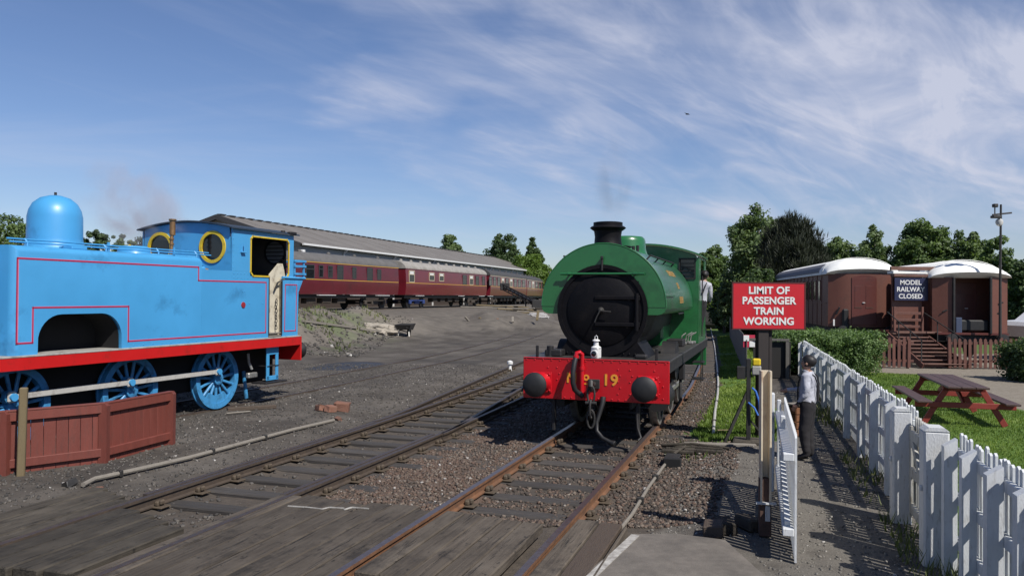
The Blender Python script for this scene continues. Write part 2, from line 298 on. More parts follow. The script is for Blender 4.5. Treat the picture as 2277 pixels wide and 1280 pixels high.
# ---------------------------------------------------------------- mesh helpers
class MB:
    def __init__(s): s.v = []; s.f = []
    def add(s, vs, fs):
        o = len(s.v); s.v += [tuple(x) for x in vs]; s.f += [tuple(i + o for i in f) for f in fs]; return s
    def box(s, c, d, R=None, b=0.0):
        c = Vector(c); h = [x / 2 for x in d]
        b = min(b, min(h) * .9)
        V = []; F = []
        if b <= 0:
            for sx in (-1, 1):
                for sy in (-1, 1):
                    for sz in (-1, 1): V.append(Vector((sx * h[0], sy * h[1], sz * h[2])))
            F = [(0, 1, 3, 2), (4, 6, 7, 5), (0, 4, 5, 1), (2, 3, 7, 6), (0, 2, 6, 4), (1, 5, 7, 3)]
        else:
            idx = {}
            for sx in (-1, 1):
                for sy in (-1, 1):
                    for sz in (-1, 1):
                        for k in range(3):
                            q = [sx * (h[0] - (0 if k == 0 else b)), sy * (h[1] - (0 if k == 1 else b)), sz * (h[2] - (0 if k == 2 else b))]
                            idx[(sx, sy, sz, k)] = len(V); V.append(Vector(q))
            for k in range(3):
                a, bb = [i for i in range(3) if i != k]
                for sg in (-1, 1):
                    fc = []
                    for p, q in ((-1, -1), (1, -1), (1, 1), (-1, 1)):
                        t = [0, 0, 0]; t[k] = sg; t[a] = p; t[bb] = q; fc.append(idx[(*t, k)])
                    F.append(tuple(fc))
            for k in range(3):
                a, bb = [i for i in range(3) if i != k]
                for p in (-1, 1):
                    for q in (-1, 1):
                        t0 = [0, 0, 0]; t1 = [0, 0, 0]; t0[k] = -1; t1[k] = 1
                        for t in (t0, t1): t[a] = p; t[bb] = q
                        F.append((idx[(*t0, a)], idx[(*t1, a)], idx[(*t1, bb)], idx[(*t0, bb)]))
            for sx in (-1, 1):
                for sy in (-1, 1):
                    for sz in (-1, 1): F.append(tuple(idx[(sx, sy, sz, k)] for k in range(3)))
        if R is not None: V = [R @ v for v in V]
        return s.add([v + c for v in V], F)
    def beam(s, p0, p1, w, h, b=0.0, up=(0, 0, 1)):
        p0 = Vector(p0); p1 = Vector(p1); y = (p1 - p0).normalized(); up = Vector(up)
        if abs(y.dot(up)) > .98: up = Vector((0, 1, 0))
        x = y.cross(up).normalized(); z = x.cross(y)
        R = Matrix((x, y, z)).transposed()
        return s.box((p0 + p1) / 2, (w, (p1 - p0).length, h), R, b)
    def tube(s, pts, r, n=10, caps=True):
        pts = [Vector(p) for p in pts]; rs = r if isinstance(r, (list, tuple)) else [r] * len(pts)
        V = []; F = []; t = (pts[1] - pts[0]).normalized()
        a = t.orthogonal().normalized()
        for i, p in enumerate(pts):
            t2 = (pts[min(i + 1, len(pts) - 1)] - pts[max(i - 1, 0)]).normalized()
            a = (a - t2 * a.dot(t2)).normalized(); bb = t2.cross(a)
            for k in range(n):
                an = 2 * math.pi * k / n; V.append(p + (a * math.cos(an) + bb * math.sin(an)) * rs[i])
        for i in range(len(pts) - 1):
            for k in range(n):
                F.append((i * n + k, i * n + (k + 1) % n, (i + 1) * n + (k + 1) % n, (i + 1) * n + k))
        if caps: F.append(tuple(range(n))[::-1]); F.append(tuple(range((len(pts) - 1) * n, len(pts) * n)))
        return s.add(V, F)
    def lathe(s, prof, o, axis, n=32, caps=True):
        axis = Vector(axis).normalized(); a = axis.orthogonal().normalized(); b = axis.cross(a); o = Vector(o)
        V = []; F = []
        for r, h in prof:
            for k in range(n):
                an = 2 * math.pi * k / n; V.append(o + axis * h + (a * math.cos(an) + b * math.sin(an)) * max(r, 1e-4))
        m = len(prof)
        for i in range(m - 1):
            for k in range(n): F.append((i * n + k, i * n + (k + 1) % n, (i + 1) * n + (k + 1) % n, (i + 1) * n + k))
        if caps: F.append(tuple(range(n))[::-1]); F.append(tuple(range((m - 1) * n, m * n)))
        return s.add(V, F)
    def ext(s, poly, o, A, B, E):
        o = Vector(o); A = Vector(A); B = Vector(B); E = Vector(E); n = len(poly)
        V = [o + A * p + B * q for p, q in poly] + [o + A * p + B * q + E for p, q in poly]
        F = [tuple(range(n))[::-1], tuple(range(n, 2 * n))] + [(i, (i + 1) % n, n + (i + 1) % n, n + i) for i in range(n)]
        return s.add(V, F)
    def ring(s, o, A, B, r0, r1, E, n=32):
        o = Vector(o); A = Vector(A); B = Vector(B); E = Vector(E); V = []; F = []
        for rr, e in ((r0, 0), (r1, 0), (r1, 1), (r0, 1)):
            for k in range(n):
                an = 2 * math.pi * k / n
                ra, rb = rr if isinstance(rr, tuple) else (rr, rr)
                V.append(o + A * ra * math.cos(an) + B * rb * math.sin(an) + E * e)
        for q in range(4):
            for k in range(n): F.append((q * n + k, q * n + (k + 1) % n, ((q + 1) % 4) * n + (k + 1) % n, ((q + 1) % 4) * n + k))
        return s.add(V, F)
    def mesh(s, name, m, smooth=.6):
        me = bpy.data.meshes.new(name); me.from_pydata([tuple(v) for v in s.v], [], s.f)
        bm = bmesh.new(); bm.from_mesh(me); bmesh.ops.recalc_face_normals(bm, faces=bm.faces); bm.to_mesh(me); bm.free()
        me.materials.append(m)
        if smooth: me.shade_smooth(); me.set_sharp_from_angle(angle=smooth)
        return me
    def build(s, name, m, parent=None, smooth=.6): return put(name, s.mesh(name, m, smooth), parent)
def put(name, me, parent=None, loc=(0, 0, 0), rz=0, rot=None, scale=None):
    o = bpy.data.objects.new(name, me); col.objects.link(o); o.parent = parent; o.location = loc
    o.rotation_euler = rot if rot else (0, 0, rz)
    if scale: o.scale = scale
    return o
def tag(o, label, cat, group=None, kind=None):
    if label: o['label'] = label
    if cat: o['category'] = cat
    if group: o['group'] = group
    if kind: o['kind'] = kind
    return o
def thing(name, label, cat, loc=(0, 0, 0), rz=0, group=None, kind=None):
    return tag(put(name, None, None, loc, rz), label, cat, group, kind)
def npmesh(name, V, F, m, rnd=None, smooth=False):
    """V (n,3), F (k,3|4) with one vertex count per face; rnd per vertex"""
    me = bpy.data.meshes.new(name); V = np.asarray(V, np.float32); F = np.asarray(F, np.int32)
    k = F.shape[1]; me.vertices.add(len(V)); me.vertices.foreach_set('co', V.ravel())
    me.loops.add(F.size); me.loops.foreach_set('vertex_index', F.ravel())
    me.polygons.add(len(F)); me.polygons.foreach_set('loop_start', np.arange(0, F.size, k, dtype=np.int32))
    if rnd is not None:
        a = me.attributes.new('rnd', 'FLOAT', 'POINT'); a.data.foreach_set('value', np.asarray(rnd, np.float32))
    me.update(calc_edges=True); me.validate()
    me.materials.append(m)
    if smooth: me.shade_smooth()
    return me
def heading(deg): a = R_(deg); return Vector((math.sin(a), math.cos(a), 0)), Vector((math.cos(a), -math.sin(a), 0))
def text_mesh(body, size, m, name, off=0.0, depth=.004, align='CENTER', space=1.0):
    cu = bpy.data.curves.new(name, 'FONT'); cu.body = body; cu.size = size; cu.align_x = align; cu.align_y = 'CENTER'
    cu.offset = off; cu.extrude = depth; cu.space_character = space; cu.resolution_u = 6
    o = bpy.data.objects.new(name, cu); col.objects.link(o); dg = bpy.context.evaluated_depsgraph_get()
    me = bpy.data.meshes.new_from_object(o.evaluated_get(dg)); bpy.data.objects.remove(o); bpy.data.curves.remove(cu)
    me.materials.clear(); me.materials.append(m); me.name = name
    return me
def sstep(a, b, x):
    t = np.clip((x - a) / (b - a), 0, 1); return t * t * (3 - 2 * t)

# ---------------------------------------------------------------- plan lines
def smooth_line(pts, step=.4):
    """Catmull-Rom through plan points"""
    P = [Vector((p[0], p[1], 0)) for p in pts]; P = [P[0] * 2 - P[1]] + P + [P[-1] * 2 - P[-2]]; out = []
    for i in range(1, len(P) - 2):
        n = max(2, int((P[i + 1] - P[i]).length / step))
        for k in range(n):
            t = k / n; a, b, c, d = P[i - 1:i + 3]
            out.append(.5 * ((2 * b) + (c - a) * t + (2 * a - 5 * b + 4 * c - d) * t * t + (3 * b - a - 3 * c + d) * t ** 3))
    out.append(P[-2]); return out
def offset_line(L, d):
    out = []
    for i, p in enumerate(L):
        t = (L[min(i + 1, len(L) - 1)] - L[max(i - 1, 0)]).normalized(); out.append(p + Vector((t.y, -t.x, 0)) * d)
    return out
def arc_points(L, step, start=0.0):
    out = []; acc = 0; nxt = start
    for a, b in zip(L, L[1:]):
        l = (b - a).length
        while nxt <= acc + l:
            t = (nxt - acc) / l; out.append((a.lerp(b, t), (b - a).normalized())); nxt += step
        acc += l
    return out
MAIN = smooth_line([(-2.66, 1.0), (-1.347, 5.0), (.33, 10.1), (1.98, 15.12), (3.58, 20.0), (4.85, 24.4), (8.3, 37.5), (16.0, 69), (24, 104)])
MAIN_D, MAIN_R = heading(18.2)
QR = smooth_line([(-5.3, 1.0), (-4.08, 5.0), (-3.48, 6.95), (-2.64, 9.6), (-1.42, 13.35), (-.72, 15.6), (.33, 19.2), (1.75, 24.2), (6.0, 39.5)])
QL = offset_line(QR, -1.55)
PR = smooth_line([(-1.20, 13.95), (-1.02, 14.55), (-.42, 17.5), (.212, 20.66), (1.85, 28.8), (5.2, 45)])
PL = smooth_line([(-2.62, 15.2), (-2.28, 16.4), (-1.35, 21.0), (.289, 28.9), (3.65, 45)])
BLUE_D, BLUE_R = heading(20.5)
BLR = smooth_line([(-10.6, 5.0), (-6.2, 16.7), (-5.46, 18.75), (-4.57, 21.5), (-3.72, 24.5), (-1.55, 32.2), (.6, 42.5), (2.2, 52), (5.7, 74)])
BLL = offset_line(BLR, -1.505)
FN0, FN1 = Vector((3.45, 5.2, 0)), Vector((9.4, 25.9, 0))           # white fence line
FND = (FN1 - FN0).normalized(); FNDEG = math.degrees(math.atan2(FND.x, FND.y))
def fence_x(y): return FN0.x + (y - FN0.y) * (FN1.x - FN0.x) / (FN1.y - FN0.y)
COACH_Y = [20, 43.3, 61.8, 81, 101, 121, 200]; COACH_X = [-24, -15.6, -8.6, -2.4, 1.9, 5.0, 15]
def line_x(L, y):
    return np.interp(y, [p.y for p in L], [p.x for p in L])

# ---------------------------------------------------------------- ground
def fbm2(x, y, sc, seed=0):
    """cheap value noise, numpy"""
    x = x * sc + seed * 17.3; y = y * sc - seed * 9.1
    tot = 0; amp = 1; s = 0
    for o in range(4):
        xi = np.floor(x).astype(np.int64); yi = np.floor(y).astype(np.int64); fx = x - xi; fy = y - yi
        fx = fx * fx * (3 - 2 * fx); fy = fy * fy * (3 - 2 * fy)
        def h(a, b):
            n = (a * 374761393 + b * 668265263 + o * 2246822519) & 0xffffffff
            n = ((n ^ (n >> 13)) * 1274126177) & 0xffffffff
            return ((n ^ (n >> 16)) & 0xffff) / 65535.0
        v = (h(xi, yi) * (1 - fx) + h(xi + 1, yi) * fx) * (1 - fy) + (h(xi, yi + 1) * (1 - fx) + h(xi + 1, yi + 1) * fx) * fy
        tot = tot + v * amp; s += amp; amp *= .5; x = x * 2.03; y = y * 2.03
    return tot / s
def ground_z(x, y):
    x = np.asarray(x, float); y = np.asarray(y, float)
    dl = line_x(QL, y) - x                                         # metres left of the turnout
    z = -.165 + .13 * sstep(.5, 2.2, dl)
    z = z - .035 * (sstep(.0, .3, x - line_x(QL, y)) * (1 - sstep(-.3, .0, x - line_x(QR, y))) + (1 - sstep(.5, .75, np.abs(x - line_x(MAIN, y))))) * sstep(9.1, 9.4, y)
    z = z + .09 * sstep(1.6, 2.6, x - line_x(MAIN, y))             # path and grass lie a little higher
    dc = (x - np.interp(y, COACH_Y, COACH_X)) * .95
    ramp = 1.33 * (1 - sstep(3.0, 13.0, dc)) * sstep(24, 40, y + .4 * x + 10)
    # spoil heap beside the siding
    t = np.clip((y - 33) / 14.0, 0, 1); cx = -11.2 + 3.2 * t
    heap = np.exp(-((x - cx) / 2.3) ** 2) * sstep(27, 35, y) * (1 - sstep(44.5, 49.5, y + (x - cx) * .4))
    rough = fbm2(x, y, .9, 3) - .5
    z = z + np.maximum(ramp, heap * (1.65 + .7 * rough)) + heap * .25 * (fbm2(x, y, 2.6, 5) - .5)
    bank = np.exp(-((y - 57 - (x - 1) * .25) / 5.0) ** 2) * sstep(-3.5, -1.5, x) * (1 - sstep(8, 16, x))
    z = z + np.maximum(0, bank * (.75 + .5 * rough) - .08)
    onpath = sstep(1.9, 2.6, x - line_x(MAIN, y)) * (1 - sstep(20, 24, y))
    z = z + ((fbm2(x, y, 1.7, 1) - .5) * .035 + (fbm2(x, y, 6.0, 2) - .5) * .02) * (1 - .7 * onpath)
    return z
def GT(u, v):
    """where the sight line through a photo pixel meets the terrain"""
    d = ray(u, v); lo = 4.0
    for t in np.concatenate([np.arange(4, 40, .1), np.arange(40, 140, .25)]):
        p = Vector((0, 0, EYE)) + d * (t / d.y)
        if p.z <= gz(p.x, p.y): return Vector((p.x, p.y, gz(p.x, p.y)))
    return G(u, v, 0)
def gz(x, y): return float(ground_z(np.array([x]), np.array([y]))[0])
def in_poly(x, y, poly):
    c = np.zeros(x.shape, bool); n = len(poly)
    for i in range(n):
        x0, y0 = poly[i]; x1, y1 = poly[(i + 1) % n]
        cond = ((y0 > y) != (y1 > y)) & (x < (x1 - x0) * (y - y0) / (y1 - y0 + 1e-12) + x0); c ^= cond
    return c
LAWN = [(fence_x(4) + .12, 4), (11.0, 4), (11.0, 15), (11.5, 18.6), (13.5, 26.0), (11.5, 26.9), (9.7, 27.2), (fence_x(25.9) + .12, 25.9)]
def strip_mask(x, y):
    left = line_x(MAIN, y) + 1.5; right = np.minimum(fence_x(y) - 1.25, line_x(MAIN, y) + np.where(y > 19, 6.5, 4.3))
    return (x > left) & (x < right) & (y > 13.9) & (y < 75)
def make_ground():
    def axis(lo, hi, st, out_lo, out_hi, g=1.13):
        a = list(np.arange(lo, hi + 1e-6, st)); s = st
        while a[-1] < out_hi: s = min(s * g, 400); a.append(a[-1] + s)
        s = st; b = []; p = lo
        while p > out_lo: s = min(s * g, 400); p -= s; b.append(p)
        return np.array(b[::-1] + a)
    xs = axis(-8, 13, .14, -4000, 4000, 1.09); ys = axis(3, 30, .14, -60, 6000, 1.045)
    Xg, Yg = np.meshgrid(xs, ys); Zg = ground_z(Xg, Yg)
    far = np.hypot(Xg, Yg); Zg = np.where(far > 260, -.2, Zg)
    nx, ny = len(xs), len(ys); V = np.stack([Xg, Yg, Zg], -1).reshape(-1, 3)
    i = np.arange(nx * ny).reshape(ny, nx); F = np.stack([i[:-1, :-1], i[:-1, 1:], i[1:, 1:], i[1:, :-1]], -1).reshape(-1, 4)
    x, y = V[:, 0], V[:, 1]
    n1 = fbm2(x, y, 1.1, 8)
    grass = (in_poly(x + (n1 - .5) * .5, y + (n1 - .5) * .6, LAWN)).astype(float)
    grass = np.maximum(grass, strip_mask(x + (n1 - .5) * .7, y) * 1.0)
    grass = np.maximum(grass, ((x > 14) & (y > 36)) * .8 + ((far.ravel() > 120) & (y > 0)) * .8)
    dheap = np.exp(-((x + 10.5) / 3.0) ** 2) * sstep(30, 36, y) * (1 - sstep(40, 46, y))
    grass = np.maximum(grass, dheap * sstep(.52, .66, n1) * .7)
    dm = np.abs(x - line_x(MAIN, y)); dq = np.minimum(np.abs(x - line_x(QR, y)), np.abs(x - line_x(QL, y)))
    between = (x > line_x(QL, y) - .7) & (x < line_x(MAIN, y) + 1.9)
    ballast = between * 1.0
    red = between * (x > line_x(QR, y) + .1) * (x < line_x(MAIN, y) - .6) * sstep(.35, .6, n1)
    pathm = ((x > line_x(MAIN, y) + 1.75) & (x < fence_x(y) + .3) & (y < 21)) * 1.0
    tan = ((x > 8.5) & (y > 3) & (y < 36) & ~in_poly(x, y, LAWN) & (x > fence_x(y) + .1)) * 1.0
    sand = np.exp(-((x + 7.3) / 2.2) ** 2 - ((y - 46) / 3.0) ** 2) * 1.0
    me = npmesh('ground', V, F, ground_mat(), smooth=True)
    for nm, arr in (('grass', grass), ('ballast', ballast), ('red', red), ('path', pathm), ('wet', sstep(.42, .6, np.exp(-(((x + 5.6) * .93 - (y - 27.3) * .35) / 1.2) ** 2 - (((y - 27.3) * .93 + (x + 5.6) * .35) / 2.0) ** 2) * (.55 + .9 * n1)) * .95), ('spoil', np.clip(dheap * 1.5 + (V[:, 2] > .25) * .7 * (y < 140), 0, 1)), ('tan', np.maximum(tan, sand * .7))):
        a = me.attributes.new(nm, 'FLOAT', 'POINT'); a.data.foreach_set('value', arr.astype(np.float32))
    return tag(put('ground', me), 'dark cinder yard and gravel ground between the tracks', None, kind='structure')
def ground_mat():
    m = bpy.data.materials.new('yard_ground'); m.use_nodes = True; nt = m.node_tree; N = nt.nodes; L = nt.links; b = N['Principled BSDF']
    b.inputs['Roughness'].default_value = .92; b.inputs['Specular IOR Level'].default_value = .25
    tc = N.new('ShaderNodeTexCoord')
    def nz(sc, det=8, rough=.62, vec=None):
        n = N.new('ShaderNodeTexNoise'); n.inputs['Scale'].default_value = sc; n.inputs['Detail'].default_value = det; n.inputs['Roughness'].default_value = rough
        L.new(vec or tc.outputs['Object'], n.inputs['Vector']); return n.outputs['Fac']
    def mr(x, a, c):
        n = N.new('ShaderNodeMapRange'); L.new(x, n.inputs[0]); n.inputs[1].default_value = a; n.inputs[2].default_value = c; return n.outputs[0]
    def mix(f, A, B):
        n = N.new('ShaderNodeMix'); n.data_type = 'RGBA'
        if isinstance(f, float): n.inputs['Factor'].default_value = f
        else: L.new(f, n.inputs['Factor'])
        for k, q in (('A', A), ('B', B)):
            if isinstance(q, tuple): n.inputs[k].default_value = (*q, 1)
            else: L.new(q, n.inputs[k])
        return n.outputs['Result']
    def mul(a, c):
        n = N.new('ShaderNodeMath'); n.operation = 'MULTIPLY'
        for i, q in enumerate((a, c)):
            if isinstance(q, float): n.inputs[i].default_value = q
            else: L.new(q, n.inputs[i])
        return n.outputs[0]
    def att(a):
        n = N.new('ShaderNodeAttribute'); n.attribute_name = a; return n.outputs['Fac']
    fine = nz(55, 4); mid = nz(7); big = nz(.55, 6); big2 = nz(.23, 5)
    c = mix(mr(mid, .3, .7), (.046, .039, .033), (.080, .069, .057))
    c = mix(mr(big, .42, .62), c, (.112, .099, .085))              # dusty pale sweeps
    c = mix(mul(mr(big2, .56, .66), .75), c, (.034, .031, .029))   # oily coal-dark patches
    c = mix(mul(mr(fine, .35, .65), .45), c, (.043, .039, .034))
    bal = mix(mr(mid, .3, .7), (.050, .042, .035), (.092, .075, .06))
    rm = N.new('ShaderNodeMapping'); rm.inputs['Rotation'].default_value = (0, 0, R_(16)); L.new(tc.outputs['Object'], rm.inputs[0])
    rs = N.new('ShaderNodeMapping'); rs.inputs['Scale'].default_value = (1.5, .09, 1); L.new(rm.outputs[0], rs.inputs[0])
    c = mix(mul(mr(nz(1.0, 7, .65, rs.outputs[0]), .5, .68), .6), c, (.034, .030, .027))       # wheel ruts, oil along the sidings
    c = mix(mul(mr(nz(.8, 7, .65, rs.outputs[0]), .55, .75), .35), c, (.125, .108, .09))
    c = mix(att('wet'), c, (.018, .018, .019))
    c = mix(mul(att('spoil'), .85), c, mix(mr(nz(1.6), .35, .65), (.085, .075, .064), (.155, .137, .114)))
    c = mix(mul(att('ballast'), .8), c, bal)
    c = mix(mul(att('red'), .75), c, mix(mr(fine, .3, .7), (.08, .052, .038), (.15, .098, .073)))
    c = mix(mul(att('path'), mr(nz(2.2), .25, .5)), c, mix(mr(fine, .3, .7), (.085, .077, .066), (.155, .142, .122)))
    c = mix(att('tan'), c, mix(mr(mid, .3, .7), (.16, .138, .108), (.215, .19, .155)))
    c = mix(att('grass'), c, mix(mr(mid, .3, .7), (.05, .10, .016), (.095, .155, .028)))
    rg = N.new('ShaderNodeMapRange'); L.new(att('wet'), rg.inputs[0]); rg.inputs[3].default_value = .92; rg.inputs[4].default_value = .3; L.new(rg.outputs[0], b.inputs['Roughness'])
    L.new(c, b.inputs['Base Color'])
    bp = N.new('ShaderNodeBump'); bp.inputs['Strength'].default_value = .6; bp.inputs['Distance'].default_value = .03
    ad = N.new('ShaderNodeMath'); ad.operation = 'ADD'; L.new(nz(18, 8, .7), ad.inputs[0]); L.new(mul(fine, .6), ad.inputs[1])
    L.new(ad.outputs[0], bp.inputs['Height']); L.new(bp.outputs[0], b.inputs['Normal'])
    return m
make_ground()

# ---------------------------------------------------------------- loose stones, grass (nobody could count them)
def stones(name, pts, size, zoff, m, label, cat, lo=.5, tilt=(0, 1), flat=.7):
    n = len(pts); base = np.array([[x, y, z] for x in (-1, 1) for y in (-1, 1) for z in (-1, 1)], float)
    F0 = np.array([[0, 1, 3, 2], [4, 6, 7, 5], [0, 4, 5, 1], [2, 3, 7, 6], [0, 2, 6, 4], [1, 5, 7, 3]])
    V = base[None] * (.72 + .56 * rng.random((n, 8, 3)))
    a = rng.random(n) * 6.283; bt = (rng.random(n) - .5) * 1.6
    ca, sa, cb, sb = np.cos(a), np.sin(a), np.cos(bt), np.sin(bt)
    s = size * (lo + (1 - lo) * 2 * rng.random(n) ** 1.8)
    V = V * np.stack([s, s * (.6 + .4 * rng.random(n)), s * flat * (.6 + .5 * rng.random(n))], -1)[:, None, :] * .5
    x = V[..., 0] * cb[:, None] + V[..., 2] * sb[:, None]; z = -V[..., 0] * sb[:, None] + V[..., 2] * cb[:, None]
    X = x * ca[:, None] - V[..., 1] * sa[:, None]; Y = x * sa[:, None] + V[..., 1] * ca[:, None]
    P = np.stack([X + pts[:, 0:1], Y + pts[:, 1:2], z + (ground_z(pts[:, 0], pts[:, 1]) + zoff + s * .18)[:, None]], -1)
    F = (F0[None] + (np.arange(n) * 8)[:, None, None]).reshape(-1, 4)
    r = tilt[0] + (tilt[1] - tilt[0]) * rng.random(n)
    o = put(name, npmesh(name, P.reshape(-1, 3), F, m, np.repeat(r, 8)))
    return tag(o, label, cat, kind='stuff')
def scatter(n, x0, x1, y0, y1, fn, near=True):
    y = y0 + (y1 - y0) * (rng.random(n) ** (1.6 if near else 1)); x = x0 + (x1 - x0) * rng.random(n)
    k = fn(x, y); return np.stack([x[k], y[k]], -1)
def mainx(y): return line_x(MAIN, y)
bal = scatter(115000, -7, 9, 8.9, 27, lambda x, y: (x > line_x(QR, y) + .12) & (x < mainx(y) + np.where(y > 14.2, 1.25, 2.1) + .5 * fbm2(x, y, .8, 6)) & (np.abs(np.abs(x - mainx(y)) - .79) > .1))
bal = bal[(np.abs(bal[:, 0] - mainx(bal[:, 1])) > .72) | (rng.random(len(bal)) < .62)]
nb = fbm2(bal[:, 0], bal[:, 1], 1.1, 8)
isred = (bal[:, 0] < mainx(bal[:, 1]) - .7) & (rng.random(len(bal)) < .75)
stones('ballast', bal[~isred], .031, 0, STONES, 'grey brown stone ballast around the green engine\'s track', 'ballast', tilt=(0, 1))
stones('red_ballast', bal[isred], .03, 0, STONES, 'reddish stone ballast between the two near tracks', 'ballast', tilt=(.42, 1))
stones('cinder_grit', scatter(26000, -9, 0, 7, 28, lambda x, y: (x < line_x(QL, y) - .12)), .030, -.002, GRIT, 'loose cinder grit and pebbles on the left yard', 'gravel', tilt=(0, 1))
stones('turnout_ballast', scatter(5000, -5, 3, 8.8, 24, lambda x, y: (x > line_x(QL, y) + .1) & (x < line_x(QR, y) - .1)), .034, 0, GRIT, 'dark oily ballast inside the left turnout', 'ballast', tilt=(0, .92))
stones('path_gravel', scatter(24000, 0, 8, 5.2, 22, lambda x, y: (x > mainx(y) + 1.5) & (x < fence_x(y) + .15) & ~((x > 1.1) & (x < 2.35) & (y < 8.2))), .021, -.003, PATHGRIT, 'loose grey gravel on the path beside the white fence', 'gravel')
stones('heap_clods', scatter(1500, -12, -6, 31, 50, lambda x, y: rng.random(len(x)) < .9), .085, 0, GRIT, 'clods and stones on the spoil heap', 'stones', flat=.8)  # loose clods on the heap, each grit coloured at random
def grass(name, n, x0, x1, y0, y1, fn, h, w, m, label, near=1.3, cat='grass'):
    y = y0 + (y1 - y0) * rng.random(n) ** near; x = x0 + (x1 - x0) * rng.random(n); k = fn(x, y); x, y = x[k], y[k]; n = len(x)
    z = ground_z(x, y); a = rng.random(n) * 6.283; hh = h * (.5 + rng.random(n)); ww = w * (.6 + .8 * rng.random(n)) * (1 + y / 18)
    lx = (rng.random(n) - .5) * hh * 1.1; ly = (rng.random(n) - .5) * hh * 1.1
    dx, dy = np.cos(a) * ww, np.sin(a) * ww
    P = np.stack([np.stack([x - dx, y - dy, z - .005], -1), np.stack([x + dx, y + dy, z - .005], -1), np.stack([x + lx, y + ly, z + hh], -1)], 1)
    r = np.clip(.5 + (fbm2(x, y, .7, 11) - .5) * 1.6 + (rng.random(n) - .5) * .5, 0, 1)
    return tag(put(name, npmesh(name, P.reshape(-1, 3), np.arange(n * 3).reshape(-1, 3), m, np.repeat(r, 3))), label, cat, kind='stuff')
grass('lawn_grass', 200000, 4, 14, 5, 27.5, lambda x, y: in_poly(x, y, LAWN), .035, .006, GRASSM, 'mown green lawn beyond the white picket fence')
grass('verge_grass', 260000, 2, 16, 13.8, 52, lambda x, y: strip_mask(x, y) & (fbm2(x, y, 1.0, 21) >    .30), .06, .009, GRASSM, 'rough green grass strip beside the point rodding', 1.8)
grass('fence_weeds', 16000, 3, 9, 6.2, 22, lambda x, y: (np.abs(x - fence_x(y) + .12) < .3) & (fbm2(x, y, 1.2, 4) > .46), .15, .007, WEED, 'straggly weeds along the foot of the white fence', 1.5)
grass('track_weeds', 2600, 1, 7, 12.5, 26, lambda x, y: (np.abs(x - mainx(y) - 1.75) < .5) & (fbm2(x, y, 1.6, 14) > .56), .09, .006, GRASSM, 'small tufts of grass growing beside the right rail', 1.5)
grass('heap_grass', 2600, -13, -7, 30, 46, lambda x, y: fbm2(x, y, .5, 9) > .55, .17, .012, WEED, 'pale grass growing on the spoil heap', 1.0)

# ---------------------------------------------------------------- railway tracks
RP = [(-.035, 0), (.035, 0), (.035, -.034), (.011, -.045), (.011, -.112), (.05, -.128), (.05, -.142), (-.05, -.142), (-.05, -.128), (-.011, -.112), (-.011, -.045), (-.035, -.034)]
def rail(L, y0, y1, parent, m=RUST, top=RAILTOP, z=0.0, name='rail'):
    L = [p for p in L if y0 <= p.y <= y1]; V = []; F = []; n = len(RP)
    for i, p in enumerate(L):
        t = (L[min(i + 1, len(L) - 1)] - L[max(i - 1, 0)]).normalized(); q = Vector((t.y, -t.x, 0))
        V += [p + q * a + Vector((0, 0, b + z)) for a, b in RP]
    for i in range(len(L) - 1):
        for k in range(n): F.append((i * n + k, i * n + (k + 1) % n, (i + 1) * n + (k + 1) % n, (i + 1) * n + k))
    F += [tuple(range(n)), tuple(range((len(L) - 1) * n, len(L) * n))]
    mb = MB().add(V, F); me = mb.mesh(name, m, .4); me.materials.append(top)
    for f in me.polygons:
        if f.normal.z > .9 and f.center.z > z - .004: f.material_index = 1
    return put(name, me, parent)
SLP = MB().box((0, 0, -.21), (2.6, .25, .13), b=.02).mesh('sleeper', SLEEPER, 0)
SLP_L = MB().box((0, 0, -.21), (1, .25, .13), b=.015).mesh('sleeper', SLEEPER, 0)
CHR = MB().box((0, 0, -.138), (.36, .17, .02), b=.006).box((-.075, 0, -.10), (.07, .11, .07), b=.02).box((.075, 0, -.10), (.07, .11, .07), b=.02).box((.115, 0, -.085), (.05, .075, .06), b=.015).mesh('rail_chair', CHAIR, 0)
def sleepers(L, y0, y1, parent, half=.7525, step=.72, chairs=True, ychair=26):
    for p, t in arc_points(L, step, .3):
        if not y0 < p.y < y1: continue
        rz = -math.atan2(t.x, t.y) + random.uniform(-.03, .03)
        put('sleeper', SLP, parent, (p.x, p.y, random.uniform(-.03, .006)), rz)
        if chairs and p.y < ychair:
            q = Vector((t.y, -t.x, 0))
            for sd in (-1, 1):
                c = p + q * half * sd; put('rail_chair', CHR, parent, (c.x, c.y, 0), rz)
tm = thing('railway_track', 'track with rusty rails that the green engine stands on', 'track')
rail(offset_line(MAIN, -.7525), 3, 90, tm); rail(offset_line(MAIN, .7525), 3, 90, tm)
sleepers(MAIN, 9.1, 48, tm)
tq = thing('railway_turnout', 'dark rusty turnout with check rails left of the green engine', 'track')
rail(QL, 3, 38, tq, RUST_D, RAILTOP_D); rail(QR, 3, 38, tq, RUST_D, RAILTOP_D)
rail(PL, 15.1, 44, tq, RUST_D, RAILTOP_D); rail(PR, 13.8, 44, tq, RUST_D, RAILTOP_D)
rail(offset_line(QL, -.115), 9.2, 15.5, tq, RUST_D, RAILTOP_D, -.004, 'check_rail'); rail(offset_line(QR, -.11), 9.3, 14.3, tq, RUST_D, RAILTOP_D, -.004, 'check_rail')
